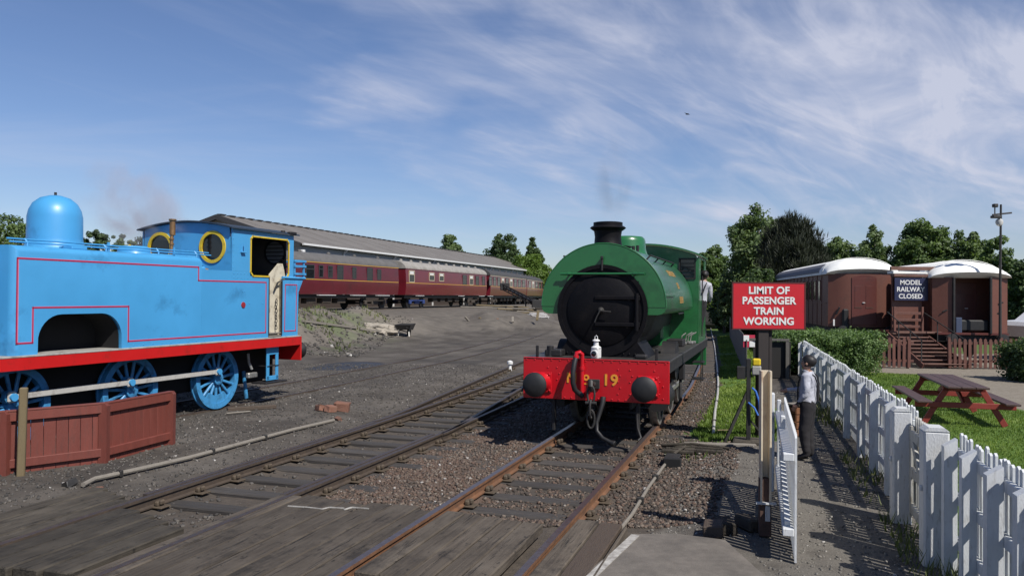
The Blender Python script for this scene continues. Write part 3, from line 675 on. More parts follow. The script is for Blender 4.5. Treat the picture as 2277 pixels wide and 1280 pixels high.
for p, t in arc_points(offset_line(QR, -.78), .72, .1):
    if not 9.1 < p.y < 33: continue
    rz = -math.atan2(t.x, t.y); x0 = line_x(QL, p.y); xr = line_x(QR, p.y)
    if p.y > 15.2: x0 = min(x0, line_x(PL, p.y))
    x0 -= .5; x1 = xr + .5; put('sleeper', SLP_L, tq, ((x0 + x1) / 2, p.y, random.uniform(-.01, .0)), rz, scale=(x1 - x0, 1, 1))
    q = Vector((t.y, -t.x, 0))
    for LL, ok in ((QL, 1), (QR, 1), (PL, p.y > 15.6), (PR, p.y > 14.6)):
        if ok and p.y < 28: put('rail_chair', CHR, tq, (line_x(LL, p.y), p.y, 0), rz)
tb = thing('yard_track', 'rails sunk flush in the dark yard under the blue engine', 'track')
rail(BLR, 5, 74, tb, RUST_D, RAILTOP_D, .0); rail(BLL, 5, 74, tb, RUST_D, RAILTOP_D, .0)
sleepers(offset_line(BLR, -.7525), 44, 70, tb, chairs=False)
ty = thing('siding_track', 'brown rails curving away in front of the timber pile', 'track')
sid = smooth_line([tuple(G(*q, -.02)[:2]) for q in [(1060, 738), (1110, 730), (1160, 722), (1230, 709)]])
rail(offset_line(sid, -.75), 0, 200, ty, RUST, RAILTOP_D, .03); rail(offset_line(sid, .75), 0, 200, ty, RUST, RAILTOP_D, .03); sleepers(sid, 0, 200, ty, chairs=False)

# ---------------------------------------------------------------- timber crossing
cr = thing('crossing_deck', 'weathered timber planks of the foot crossing between the rails', 'crossing', kind='structure')
def plank(offset, width, y0, y1, m, z=-.012, th=.09, ref=None, tilt=0):
    """a plank parallel to the track; offset = metres right of the reference line"""
    L = ref; a = Vector((line_x(L, y0), y0, 0)); b = Vector((line_x(L, y1), y1, 0)); t = (b - a).normalized(); q = Vector((t.y, -t.x, 0))
    c = (a + b) / 2 + q * offset
    me = MB().box((0, 0, 0), (width - .012, (b - a).length, th), b=.012).mesh('plank', m, 0)
    return put('plank', me, cr, (c.x, c.y, z - th / 2 + random.uniform(-.006, .004)), rot=(0, random.uniform(-.006, .006) + tilt, -math.atan2(t.x, t.y)))
MLr = offset_line(MAIN, -.7525); MRr = offset_line(MAIN, .7525)
for k in range(4): plank(-.18 - .25 * k, .25, 4.2, 9.35 + .12 * k, PLANK_D, -.02, ref=QL)
for k in range(4): plank(.22 + .30 * k, .30, 7.14 + .04 * k, 9.0 - .12 * k, PLANK_D, .0, .11, ref=QL)
gap = [.30, .29, .31, .28, .30, .325]; o = -2.06
W = 2.0
for k, w in enumerate(gap): plank(o + w / 2, w, 4.2, 9.02 + .08 * math.sin(k * 1.7), PLANK, -.006, ref=MLr); o += w
plank(o + .11, .2, 4.2, 8.95, PLANK, -.004, ref=MLr)
o = .12
for k, w in enumerate([.23, .24, .235, .225, .24]): plank(o + w / 2, w, 7.0 + .02 * k, 8.98 - .03 * k, PLANK, .002, .1, ref=MLr); o += w
plank(.19, .25, 4.2, 8.72, PLANK, -.006, ref=MRr); plank(.45, .25, 4.2, 8.68, PLANK_B, -.008, ref=MRr)
plank(.62, .05, 4.2, 8.6, PLANK, .0, .16, ref=MRr)
wl = MB()
for a, b in [((640, 1124), (684, 1127)), ((684, 1127), (716, 1131)), ((716, 1131), (732, 1127)), ((732, 1127), (765, 1129)), ((765, 1132), (782, 1127)), ((782, 1127), (820, 1130))]:
    wl.beam(G(*a, -.002), G(*b, -.002), .016, .012)
wl.build('edge_strip', WHITE_WORN, cr)
path = MB().box((0, 0, 0), (2, 3.0, .08), b=.01)
slab = MB(); P4 = [G(1410, 1187, -.02), G(1292, 1283, -.02), G(1150, 1420, -.02), G(1900, 1420, -.02), G(1700, 1280, -.02), G(1612, 1200, -.02), G(1500, 1186, -.02)]
slab.ext([(p.x, p.y) for p in P4], (0, 0, -.1), (1, 0, 0), (0, 1, 0), (0, 0, .085)); sl = tag(slab.build('concrete_path', CONCRETE, None, 0), 'pale concrete path at the bottom right of the crossing', None, kind='structure')
st = MB(); A = G(1402, 1188, -.01); B = G(1150, 1420, -.01)
st.beam(A + Vector((.05, 0, -.004)), B + Vector((.05, 0, -.004)), .085, .012); st.build('white_edge_line', WHITE_WORN, sl)

# ---------------------------------------------------------------- wheels shared by both engines
def loco_wheel(parent, l, s, r, side, paint, tyre_m, spokes=14, w=.12, crank=None, weight=True):
    """spoked wheel facing local +-x; crank angle optional"""
    x0 = l - side * w / 2
    mb = MB()
    mb.ring((x0, s, r), (0, 1, 0), (0, 0, 1), r - .12, r - .05, (side * w, 0, 0), 40)
    mb.lathe([(.0, 0), (.13, 0), (.13, w + .03), (.075, w + .05), (0, w + .05)], (x0, s, r), (side, 0, 0), 20)
    for k in range(spokes):
        a = 2 * math.pi * k / spokes + .1; d = Vector((0, math.cos(a), math.sin(a)))
        mb.beam(Vector((l + side * .01, s, r)) + d * .11, Vector((l + side * .01, s, r)) + d * (r - .11), .055, .05, .012, up=(1, 0, 0))
    if weight:
        poly = [(math.cos(a) * rr, math.sin(a) * rr) for rr, rg in ((r - .10, np.linspace(-2.3, -.9, 9)), (r - .28, np.linspace(-.95, -2.25, 6))) for a in rg]
        mb.ext(poly, (l + side * .0, s, r), (0, 1, 0), (0, 0, 1), (side * (w / 2 - .012), 0, 0))
    o = mb.build('wheel', paint, parent)
    t = MB().lathe([(r - .06, 0), (r + .025, 0), (r + .025, .028), (r, .032), (r - .003, w), (r - .045, w + .006), (r - .06, w)], (x0 - side * .01, s, r), (side, 0, 0), 48, caps=False)
    t.ring((x0, s, r), (0, 1, 0), (0, 0, 1), r - .06, r - .003, (side * (w + .004), 0, 0), 48)
    t.build('tyre', tyre_m, o)
    if crank is not None:
        c = Vector((x0 + side * (w + .02), s, r)); p = c + Vector((0, math.cos(crank), math.sin(crank))) * .2
        MB().beam(c, p, .07, .2, .03, up=(1, 0, 0)).lathe([(.1, -.02), (.1, .06)], p, (side, 0, 0), 18).build('crank', paint, o)
        return p
    return None
def rivets(pts, nrm, r=.014):
    mb = MB(); n = Vector(nrm).normalized()
    for p in pts: mb.lathe([(r, 0), (r * .85, r * .5), (r * .4, r * .8)], p, n, 7)
    return mb

# ---------------------------------------------------------------- green saddle-tank engine
GO = Vector((1.382, 13.30, 0))
ge = thing('saddle_tank_engine', 'green saddle tank steam engine with red beam numbered 19', 'steam engine', GO, -R_(18.2))
HB = 1.24
MB().box((0, .02, 1.015), (HB * 2, .04, .695), b=.008).build('buffer_beam', RED_B, ge)
rv = []
for k in range(17): rv.append((-HB + .06 + k * (2 * HB - .12) / 16, 0, 1.325))
for k in range(12): rv.append((-.62 + k * .115, 0, .705))
for x in (-1.14, 1.14): rv += [(x, 0, z) for z in (.75, .95)]
for x in (-.78, -.62, .42, .62, 1.02): rv += [(x + .02 * ((i % 2) * 2 - 1), 0, z) for i, z in enumerate((1.2, 1.1, 1.0, .9, .8))]
for x in (.98, 1.08): rv += [(x, 0, .82), (x, 0, 1.02)]
rivets(rv, (0, -1, 0), .014).build('rivets', RED_B, ge)
nm = text_mesh('N', .235, ORANGE, 'number', .006); q = put('number', nm, ge, (-.385, -.006, 1.03), rot=(math.pi / 2, 0, 0))
nm = text_mesh('o', .19, ORANGE, 'number', .006); put('number', nm, ge, (-.135, -.006, 1.065), rot=(math.pi / 2, 0, 0))
MB().box((-.135, -.005, .945), (.10, .008, .022)).build('number', ORANGE, ge)
nm = text_mesh('19', .26, ORANGE, 'number', .006, space=1.08); put('number', nm, ge, (.27, -.006, 1.015), rot=(math.pi / 2, 0, 0))
for sx in (-1, 1):
    bx = sx * .9; bz = .945
    b = MB().box((bx, -.015, bz), (.34, .03, .34), b=.008).lathe([(.165, 0), (.135, .06), (.12, .30)], (bx, -.03, bz), (0, -1, 0), 24).build('buffer', RED_B, ge)
    MB().lathe([(.06, .2), (.07, .38), (.19, .40), (.205, .425), (.20, .445), (.15, .475), (.08, .49), (0, .495)], (bx, -.03, bz), (0, -1, 0), 32).build('buffer_head', RUBBER, b)
    rivets([(bx + a * .135, -.03, bz + c * .135) for a in (-1, 1) for c in (-1, 1)], (0, -1, 0), .02).build('bolts', RED_B, b)
# hook, links, hoses
MB().tube([(0, .0, .95), (0, -.16, .95), (0, -.24, 1.0), (0, -.28, .94), (0, -.24, .87), (0, -.19, .86)], [.045, .045, .04, .035, .03, .02], 10).box((0, -.02, .95), (.2, .03, .16), b=.01).build('drawhook', DARKIRON, ge)
lk = MB()
def link(c, w, h, r, tw):
    pts = [(math.cos(a) * w, 0, math.sin(a) * h) for a in np.linspace(0, 2 * math.pi, 15)]
    return [Vector(c) + Matrix.Rotation(tw, 3, 'Z') @ Vector(p) for p in pts]
for i, (z, tw) in enumerate(((.80, 0), (.56, 1.5), (.40, .2))): lk.tube(link((0, -.235, z), .06, .15, .018, tw), .018, 8)
lk.lathe([(.03, -.09), (.03, .09)], (0, -.235, .66), (1, 0, 0), 10); lk.build('coupling_link', DARKIRON, ge)
MB().tube([(-.2, -.03, .70), (-.2, -.04, 1.0), (-.2, -.04, 1.36), (-.2, -.05, 1.44), (-.23, -.09, 1.475), (-.275, -.11, 1.46), (-.285, -.115, 1.40)], .038, 12).lathe([(.052, 0), (.052, .05)], (-.2, -.04, 1.18), (0, 0, 1), 14).lathe([(.05, 0), (.05, .04)], (-.285, -.115, 1.38), (0, 0, 1), 14).build('vacuum_pipe', RED_B, ge)
hose = [(-.285, -.115, 1.40), (-.30, -.16, 1.3), (-.315, -.2, 1.15), (-.315, -.2, .98), (-.29, -.17, .86), (-.24, -.12, .80), (-.21, -.09, .77)]
MB().tube(hose, .043, 12).lathe([(.05, 0), (.055, .06)], (-.22, -.1, .75), (.4, .3, .3), 12).build('vacuum_hose', RUBBER, ge)
MB().tube([(.16, -.03, .74), (.16, -.06, .66), (.13, -.10, .52), (.08, -.14, .34), (.09, -.18, .20), (.2, -.24, .1), (.36, -.3, .045)], [.05, .045, .036, .033, .033, .033, .033], 12).lathe([(.045, 0), (.05, .05), (.04, .06)], (.36, -.3, .045), (.5, -.15, -.12), 12).build('steam_heat_hose', RUBBER, ge)
MB().lathe([(.036, 0), (.036, .02)], (.39, -.31, .04), (.5, -.15, -.12), 12).build('hose_coupling', STEEL, ge)
MB().tube([(.72, .1, .68), (.70, .08, .5), (.72, .06, .25), (.78, .02, .10), (.74, -.02, .06)], .022, 8).build('drain_pipe', BLACK2, ge)
# frames and footplate
MB().box((0, 4.0, 1.342), (HB * 2 - .01, 8.0, .04), b=.008).build('footplate', FPLATE, ge)
for sx in (-1, 1):
    MB().box((sx * (HB - .03), 4.0, 1.24), (.03, 7.9, .17)).build('valance', BLACK2, ge)
    MB().box((sx * .58, 4.0, .92), (.04, 7.6, .78)).build('frame_plate', BLACK2, ge)
    MB().beam((sx * 1.05, .05, .98), (sx * 1.02, 1.5, .9), .05, .17, .01).build('guard_frame', RED_B, ge)
    MB().beam((sx * .72, .15, .85), (sx * .72, .12, .12), .05, .09, .01).build('guard_iron', BLACK2, ge)
    MB().lathe([(.24, 0), (.24, .7), (.2, .74), (0, .75)], (sx * .88, 1.1, .62), (0, 1, 0), 20).build('cylinder', BLACK2, ge)
    for s in (2.15, 3.75, 5.35):
        loco_wheel(ge, sx * .75, s, .63, sx, BLACK2, STEEL, 12, crank=R_(200))
    MB().beam((sx * .9, 2.0, .56), (sx * .9, 5.25, .56), .05, .1, .01).build('coupling_rod', STEEL, ge)
    for zz in (.45, .85): MB().box((sx * 1.12, 6.6, zz), (.28, .5, .03), b=.005).build('cab_step', BLACK2, ge)
    for yy in (6.38, 6.82): MB().box((sx * 1.2, yy, .85), (.02, .05, .95)).build('step_hanger', BLACK2, ge)
    MB().box((sx * 1.12, 2.9, .95), (.12, .16, .34), b=.02).tube([(sx * 1.1, 2.9, .8), (sx * 1.12, 2.8, .4), (sx * .95, 2.7, .1)], .03, 8).build('sand_pipe', BLACK2, ge)
MB().box((0, 4.2, .75), (1.1, 5.6, .7)).build('ashpan', SOOT_SHADE, ge)
# smokebox, door, saddle
ZC, RS = 2.165, .79
MB().lathe([(RS, 0), (RS, 1.0)], (0, .60, ZC), (0, 1, 0), 56).build('smokebox', BLACK, ge)
sd = [(-.80, 1.36), (-.62, 1.62), (-.66, 1.85), (-.72, 2.1), (.72, 2.1), (.66, 1.85), (.62, 1.62), (.80, 1.36)]
MB().ext(sd, (0, .603, 0), (1, 0, 0), (0, 0, 1), (0, 1.0, 0)).build('saddle', BLACK, ge)
rivets([(-.62 + .1 * k, .598, 1.42) for k in range(13)], (0, -1, 0), .018).build('saddle_rivets', BLACK, ge)
MB().ring((0, .575, ZC), (1, 0, 0), (0, 0, 1), RS - .06, RS + .008, (0, .03, 0), 56).build('smokebox_ring', BLACK, ge)
dr = MB().lathe([(.625, 0), (.615, .02), (.52, .055), (.3, .085), (0, .095)], (0, .602, ZC), (0, -1, 0), 48).build('smokebox_door', BLACK, ge)
MB().box((.25, .50, ZC + .22), (.72, .03, .07), b=.012).build('hinge_strap', BLACK, dr)
MB().box((.25, .50, ZC - .24), (.72, .03, .07), b=.012).build('hinge_strap', BLACK, dr)
MB().tube([(.62, .50, ZC - .34), (.62, .50, ZC + .3)], .035, 12).box((.62, .545, ZC + .22), (.09, .08, .09), b=.01).box((.62, .545, ZC - .24), (.09, .08, .09), b=.01).build('hinge_post', BLACK, dr)
MB().lathe([(.06, 0), (.05, .05), (.02, .09)], (0, .51, ZC), (0, -1, 0), 18).tube([(0, .45, ZC), (.09, .43, ZC - .015), (.19, .43, ZC - .02)], .013, 8).tube([(0, .43, ZC), (-.05, .42, ZC - .1), (-.09, .42, ZC - .2)], .012, 8).build('door_handle', DARKIRON, dr)
# saddle tank
RT, ZT = 1.10, 2.235
prof = [(math.cos(a) * RT, ZT + math.sin(a) * RT) for a in np.linspace(0, math.pi, 41)]
prof += [(-RT, ZT - .04), (-RT + .025, ZT - .09), (-RT + .075, ZT - .125), (-RT + .14, ZT - .14), (RT - .14, ZT - .14), (RT - .075, ZT - .125), (RT - .025, ZT - .09), (RT, ZT - .04)]
tk = MB().ext(prof, (0, .645, 0), (1, 0, 0), (0, 0, 1), (0, 4.65, 0)).build('saddle_tank', GREEN_T, ge, .35)
MB().ext([(x * .999, z if z > 2.2 else z + .001) for x, z in prof], (0, .635, 0), (1, 0, 0), (0, 0, 1), (0, .011, 0)).build('tank_front', GREEN, ge, .35)
ed = [(math.cos(a) * RT, .64, ZT + math.sin(a) * RT) for a in np.linspace(0, math.pi, 41)]
MB().tube(ed, .012, 6).build('tank_edge_bead', GREEN, ge)
for sx in (-1, 1):
    MB().box((sx * .94, .632, 2.235), (.3, .008, .012)).build('tank_seam', GREEN, ge)
    a0 = R_(49)
    for aa, nme in ((a0, 'tank_handrail'),):
        p = lambda s, dr_: (sx * math.cos(aa) * (RT + dr_), s, ZT + math.sin(aa) * (RT + dr_))
        hb = MB().tube([p(.95, .0), p(.95, .09), p(4.4, .09), p(4.4, 0)], .016, 8)
        for s in (2.0, 3.1): hb.tube([p(s, 0), p(s, .09)], .014, 8)
        hb.build(nme, BLACK2, ge)
    MB().box((sx * (RT - .03), 3.2, 2.08), (.03, .8, .03), b=.008).build('tank_step', BLACK2, ge)
    MB().box((sx * (RT + .003), .9 + .35, 2.42), (.012, 1.1, .012)).build('tank_seam', GREEN_T, ge)
hr = MB().tube([(-.74, .555, 2.80), (.74, .555, 2.80)], .02, 10)
for x in (-.58, .58): hr.tube([(x, .64, 2.80), (x, .555, 2.80)], .016, 8).lathe([(.03, -.03), (.03, .03)], (x, .555, 2.80), (1, 0, 0), 10)
hr.build('front_handrail', GREEN, ge)
MB().box((0, .585, 2.98), (.035, .06, .26), b=.008).box((0, .56, 3.08), (.05, .03, .05), b=.006).build('lamp_iron', BLACK2, ge)
# lettering on the tank sides: faded strokes too worn to read
def worn_text(rows):
    mb = MB()
    for s0, n, wd, ang, hh in rows:
        for k in range(n):
            s = s0 + k * wd
            for (ds, dl) in ((-.055, 0), (.035, 0)):
                for j in range(3):
                    a = ang + (j - 1) * hh / 3; an2 = a + hh / 3 * .9
                    p0 = Vector((math.cos(a) * (RT + .004), s + ds, ZT + math.sin(a) * (RT + .004))); p1 = Vector((math.cos(an2) * (RT + .004), s + ds, ZT + math.sin(an2) * (RT + .004)))
                    mb.beam(p0, p1, .03, .006, up=(math.cos(a), 0, math.sin(a)))
            if k % 2 == 0:
                a = ang + hh / 4 * (1 if k % 4 else -1); c = Vector((math.cos(a) * (RT + .004), s, ZT + math.sin(a) * (RT + .004)))
                mb.beam(c + Vector((0, -.05, 0)), c + Vector((0, .05, 0)), .03, .006, up=(math.cos(a), 0, math.sin(a)))
    return mb
worn_text([(2.45, 7, .155, R_(34), .12), (2.95, 2, .16, R_(20), .12), (2.85, 4, .155, R_(5), .12)]).build('worn_lettering', GOLD, ge)
# chimney, dome, filler
MB().lathe([(.40, -.12), (.33, -.05), (.275, .03), (.245, .1), (.235, .22), (.25, .32), (.30, .355), (.325, .375), (.30, .40), (.262, .415), (.262, .475), (.235, .48), (.20, .40), (.19, .1)], (0, 1.08, 3.26), (0, 0, 1), 40, caps=False).build('chimney', BLACK, ge)
MB().ring((0, 1.08, 3.285), (1, 0, 0), (0, 1, 0), .3, .43, (0, 0, .02), 30).build('chimney_base', BLACK, ge)
MB().lathe([(.50, -.12), (.42, -.03), (.395, .06), (.385, .22), (.37, .27), (.33, .31), (.2, .325), (0, .33)], (0, 2.95, 3.30), (0, 0, 1), 40).build('dome', GREEN, ge)
MB().tube([(.33, 2.35, 3.28), (.33, 2.35, 3.4)], .03, 10).tube([(.25, 2.35, 3.28), (.25, 2.35, 3.39)], .03, 10).build('filler_catch', BLACK2, ge)
# boiler under the tank, firebox
MB().lathe([(.62, 0), (.62, 4.2)], (0, 1.5, 2.0), (0, 1, 0), 32).build('boiler', BLACK2, ge)
MB().box((0, 4.9, 1.75), (1.15, 1.3, .95), b=.05).build('firebox', GREEN, ge)
# cab
CS, CE, CW = 5.42, 7.35, 1.2
roofp = [(x, 3.34 + .255 * (1 - (x / 1.26) ** 2)) for x in np.linspace(-1.26, 1.26, 21)]
# front sheet with two window openings
cf = MB()
poly = [(-CW, 1.37), (CW, 1.37), (CW, 2.82), (-CW, 2.82)]
cf.ext(poly, (0, CS, 0), (1, 0, 0), (0, 0, 1), (0, .02, 0))
for x0, x1 in ((-CW, -1.15), (-.78, .78), (1.15, CW)): cf.ext([(x0, 2.82), (x1, 2.82), (x1, 3.29), (x0, 3.29)], (0, CS, 0), (1, 0, 0), (0, 0, 1), (0, .02, 0))
cf.ext([(-CW, 3.29), (CW, 3.29)] + [(x, z - .01) for x, z in roofp[::-1] if abs(x) <= CW], (0, CS, 0), (1, 0, 0), (0, 0, 1), (0, .02, 0))
cf.build('cab_front', GREEN, ge, .3)
for sx in (-1, 1):
    w = MB(); x0, x1 = sorted((sx * .78, sx * 1.15))
    for a, b in (((x0, 2.83), (x1, 2.83)), ((x0, 3.28), (x1, 3.28)), ((x0 + .01, 2.82), (x0 + .01, 3.29)), ((x1 - .01, 2.82), (x1 - .01, 3.29))):
        w.beam((a[0], CS - .008, a[1]), (b[0], CS - .008, b[1]), .03, .03)
    for k in range(4): w.beam((x0, CS + .03, 2.92 + k * .085), (x1, CS + .03, 2.92 + k * .085), .012, .018)
    wo = w.build('cab_window', BLACK2, ge)
    MB().box(((x0 + x1) / 2, CS + .05, 3.055), (x1 - x0, .006, .46)).build('pane', GLASS, wo)
    sdm = MB().box((sx * (CW + .012), (CS + CE) / 2, 1.9), (.02, CE - CS, 1.08)).box((sx * (CW + .012), CS + .25, 2.86), (.02, .5, .84)).box((sx * (CW + .012), CE - .2, 2.86), (.02, .4, .84)).box((sx * (CW + .012), (CS + CE) / 2, 3.305), (.02, CE - CS, .05))
    sdm.build('cab_side', GREEN, ge)
    MB().tube([(sx * (CW + .06), CS + .5, 1.5), (sx * (CW + .06), CS + .5, 2.9)], .014, 8).build('cab_handrail', BLACK2, ge)
MB().box((0, CE, 2.2), (CW * 2, .02, 1.66)).build('cab_back', GREEN, ge)
MB().box((0, 6.4, 1.40), (CW * 2, 1.9, .04)).build('cab_floor', BLACK2, ge)
MB().ext(roofp + [(x, z + .035) for x, z in roofp[::-1]], (0, CS - .14, 0), (1, 0, 0), (0, 0, 1), (0, CE - CS + .25, 0)).build('cab_roof', GREEN, ge, .3)
MB().box((0, 7.9, 1.0), (2.4, .05, .66), b=.01).box((0, 7.62, 2.0), (2.2, .5, 1.2), b=.03).build('bunker', GREEN, ge)
# clutter on the running plate
MB().box((.86, 4.2, 1.44), (.34, .5, .15), b=.015).build('toolbox', BLACK2, ge)
MB().lathe([(.36, 0), (.36, .26)], (.86, 2.1, 1.22), (1, 0, 0), 32).build('splasher', BLACK2, ge)
MB().lathe([(.36, 0), (.36, .26)], (-1.12, 2.1, 1.22), (1, 0, 0), 32).build('splasher', BLACK2, ge)
for x, y, a in ((1.02, 4.9, .3), (.95, 5.1, .1), (1.05, 5.2, -.5), (.9, 4.7, .8)):
    MB().tube([(x, y, 1.37), (x + .04 * math.cos(a), y, 1.55), (x + .16 * math.cos(a), y + .05, 1.62)], .014, 6).box((x + .08, y, 1.4), (.1, .14, .05), b=.01).build('valve_gear_lever', STEEL, ge)
for x in (-1.02, 1.02): MB().beam((x, .1, 1.36), (x, .1, 1.56), .05, .035, .008).build('lamp_bracket', BLACK2, ge)
MB().box((-.8, .45, 1.42), (.3, .3, .12), b=.02).lathe([(.06, 0), (.06, .18)], (-.86, .35, 1.36), (0, 0, 1), 12).build('lubricator', BLACK2, ge)
MB().box((.72, .4, 1.40), (.2, .2, .07), b=.02).build('oil_box', BLACK2, ge)
# white lamp standing on the front of the footplate
LP = GO + MAIN_R * .0 + MAIN_D * .14
lm = thing('oil_lamp', 'white oil lamp with dark lens on the green engine\'s front', 'lamp', (LP.x, LP.y, 1.364), -R_(18.2) + R_(-12))
MB().box((0, 0, .09), (.135, .135, .18), b=.012).build('body', WHITE, lm)
MB().lathe([(.085, 0), (.08, .012), (.045, .035), (.04, .10), (.065, .115), (.06, .13), (.03, .145)], (0, 0, .18), (0, 0, 1), 20).build('chimney', WHITE, lm)
MB().tube([(-.025, 0, .32), (-.022, 0, .37), (0, 0, .385), (.022, 0, .37), (.025, 0, .32)], .007, 6).build('handle', WHITE, lm)
le = MB().lathe([(.062, 0), (.062, .025), (.05, .03)], (0, -.067, .085), (0, -1, 0), 24).build('lens_ring', WHITE, lm)
MB().lathe([(.052, 0), (.04, .012), (0, .02)], (0, -.092, .085), (0, -1, 0), 24).build('lens', GLASS, le)

# ---------------------------------------------------------------- blue side-tank engine
BO = Vector((-6.2, 16.7, 0)) - BLUE_R * .7525
be = thing('side_tank_engine', 'sky blue side tank steam engine with red lining and yellow window rims', 'steam engine', BO, -R_(20.5))
TW = 1.2
def sidepoly(pl, l0, l1, name, m, bev=None, parent=be):
    mb = MB().ext(pl, (l0, 0, 0), (0, 1, 0), (0, 0, 1), (l1 - l0, 0, 0)); me = mb.mesh(name, m, .5)
    if bev:
        bm = bmesh.new(); bm.from_mesh(me)
        es = [e for e in bm.edges if bev(e.verts[0].co) and bev(e.verts[1].co)]
        bmesh.ops.bevel(bm, geom=es, offset=.11, segments=5, affect='EDGES', profile=.5); bm.to_mesh(me); bm.free()
        me.shade_smooth(); me.set_sharp_from_angle(angle=.5)
    return put(name, me, parent)
ZF, ZTOP = 1.445, 3.12
arch = [(-4.47, ZF)] + [(-4.47 + (1 - math.cos(a)) * .42, 1.64 + math.sin(a) * .42) for a in np.linspace(.15, math.pi / 2, 8)] + [(-2.86 - (1 - math.cos(a)) * .42, 1.64 + math.sin(a) * .42) for a in np.linspace(math.pi / 2, .15, 8)] + [(-2.86, ZF)]
tank = [(-4.9, ZF)] + arch + [(-.93, ZF), (-.93, ZTOP), (-4.9, ZTOP)]
for sx in (1, -1):
    if sx == 1: sidepoly(tank, .62, TW, 'side_tank', BLUE, lambda c: (c.z > ZTOP - .01 and c.x > TW - .01) or (c.y < -4.89 and c.x > TW - .01) or (c.z > ZTOP - .01 and c.y > -.94))
    else: sidepoly(tank, -TW, -.62, 'side_tank', BLUE, None)
    l0, l1 = (TW - .025, TW) if sx == 1 else (-TW, -TW + .025)
    sidepoly([(-.929, ZF), (1.14, ZF), (1.14, 2.79), (.52, 2.79), (.52, 2.88), (-.929, 2.88)], l0, l1, 'side_sheet', BLUE)
    sidepoly([(-.06, 2.881), (.52, 2.881), (.52, 3.58), (.58, 3.64), (1.78, 3.64), (1.85, 3.58), (1.85, 2.86), (1.70, 2.76), (2.04, 2.76), (2.04, 3.76), (-.06, 3.76)], l0, l1, 'cab_side', BLUE)
    # bunker with flared top
    sidepoly([(1.64, ZF), (2.22, ZF), (2.24, 2.45), (2.42, 2.755), (1.64, 2.755)], l0, l1, 'bunker_side', BLUE)
tkt = MB().tube([(TW + .004, 1.62, 2.78), (TW + .004, 2.48, 2.78)], .03, 10).build('bunker_rim', BLUE, be)
sidepoly([(2.2, ZF), (2.22, ZF), (2.24, 2.45), (2.42, 2.755), (2.39, 2.755), (2.21, 2.46)], -TW + .026, TW - .026, 'bunker_back', BLUE)
MB().box((0, 1.66, 2.1), (2.3, .03, 1.3)).build('bunker_front', CREAM, be)
cb = MB()
for z in (2.88, 3.06, 3.18): cb.beam((TW, 2.06, z), (TW, 2.52, z), .03, .05)
for s in (2.1, 2.46): cb.beam((TW - .02, s, 2.76), (TW - .02, s, 3.2), .03, .05)
for z in (2.88, 3.06, 3.18): cb.beam((TW, 2.5, z), (-TW, 2.5, z), .03, .05)
cb.build('coal_rail', BLUE, be)
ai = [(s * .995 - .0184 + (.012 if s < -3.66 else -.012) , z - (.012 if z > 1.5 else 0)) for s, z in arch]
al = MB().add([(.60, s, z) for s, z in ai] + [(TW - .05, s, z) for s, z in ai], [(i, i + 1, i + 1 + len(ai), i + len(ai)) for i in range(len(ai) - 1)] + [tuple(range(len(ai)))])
al.build('arch_shade', SOOT_SHADE, be)  # black liner added to paint in the shade inside the tank arch
# yellow window rim and lining
def strip(pts, l, w, h, name, m, parent=be, closed=False):
    mb = MB(); P = pts + [pts[0]] if closed else pts
    for a, b in zip(P, P[1:]):
        d = Vector((0, b[0] - a[0], b[1] - a[1])).normalized() * (w * .5)
        mb.beam(Vector((l, a[0], a[1])) - d, Vector((l, b[0], b[1])) + d, h, w)
    return mb.build(name, m, parent, 0)
rim = [(1.13, 2.79), (.60, 2.79), (.52, 2.87), (.52, 3.58), (.58, 3.64), (1.78, 3.64), (1.85, 3.57), (1.85, 2.88), (1.80, 2.80), (1.70, 2.765), (1.66, 2.755)]
strip(rim, TW + .006, .032, .022, 'window_rim', YELLOW)
MB().tube([(TW - .01, 1.16, ZF + .05), (TW - .01, 1.16, 2.8)], .02, 8).tube([(TW - .01, 1.62, ZF + .05), (TW - .01, 1.62, 2.72), (TW - .03, 1.5, 2.66), (TW - .05, 1.42, 2.5)], .022, 8).build('cab_handrail', BLACK2, be)
l_out = [(-4.83, 1.63), (-4.83, 2.92), (-1.02, 2.92), (-1.02, 2.66), (1.05, 2.66), (1.05, 1.56), (-2.72, 1.56), (-2.72, 2.17), (-4.56, 2.17), (-4.56, 1.63)]
strip(l_out, TW + .003, .018, .006, 'lining', LINING, closed=True)
strip([(s + (.012 if i in (0, 1) else 0), z) for i, (s, z) in enumerate(l_out)], TW + .0015, .032, .003, 'lining_edge', PINK, closed=True)
l_b = [(1.72, 1.56), (1.74, 2.62), (2.17, 2.62), (2.14, 1.56)]
strip(l_b, TW + .003, .016, .006, 'lining', LINING, closed=True); strip(l_b, TW + .0015, .028, .003, 'lining_edge', PINK, closed=True)
# footplate with red valance
MB().box((0, -2.2, ZF - .015), (2.5, 9.0, .03), b=.006).build('footplate', mat('footplate_edge', (.42, .41, .38), .6, .15, 5, dirt=(.15, .13, .11), dscale=5, damt=.5), be)
for sx in (1, -1): MB().box((sx * 1.235, -2.2, ZF - .125), (.025, 8.98, .185)).build('valance', RED_V, be)
MB().box((0, 2.295, 1.145), (2.5, .05, .56), b=.006).build('rear_buffer_beam', RED_V, be)
MB().box((0, -6.72, 1.145), (2.5, .05, .56), b=.006).build('front_buffer_beam', RED_V, be)
for sx in (-1, 1):
    for s, d in ((2.32, 1), (-6.745, -1)):
        b = MB().lathe([(.15, 0), (.11, .06), (.10, .28)], (sx * .87, s, 1.06), (0, d, 0), 18).build('buffer', BLACK2, be)
        MB().lathe([(.05, .2), (.2, .42), (.2, .45), (0, .48)], (sx * .87, s, 1.06), (0, d, 0), 24).build('buffer_head', BLACK2, b)
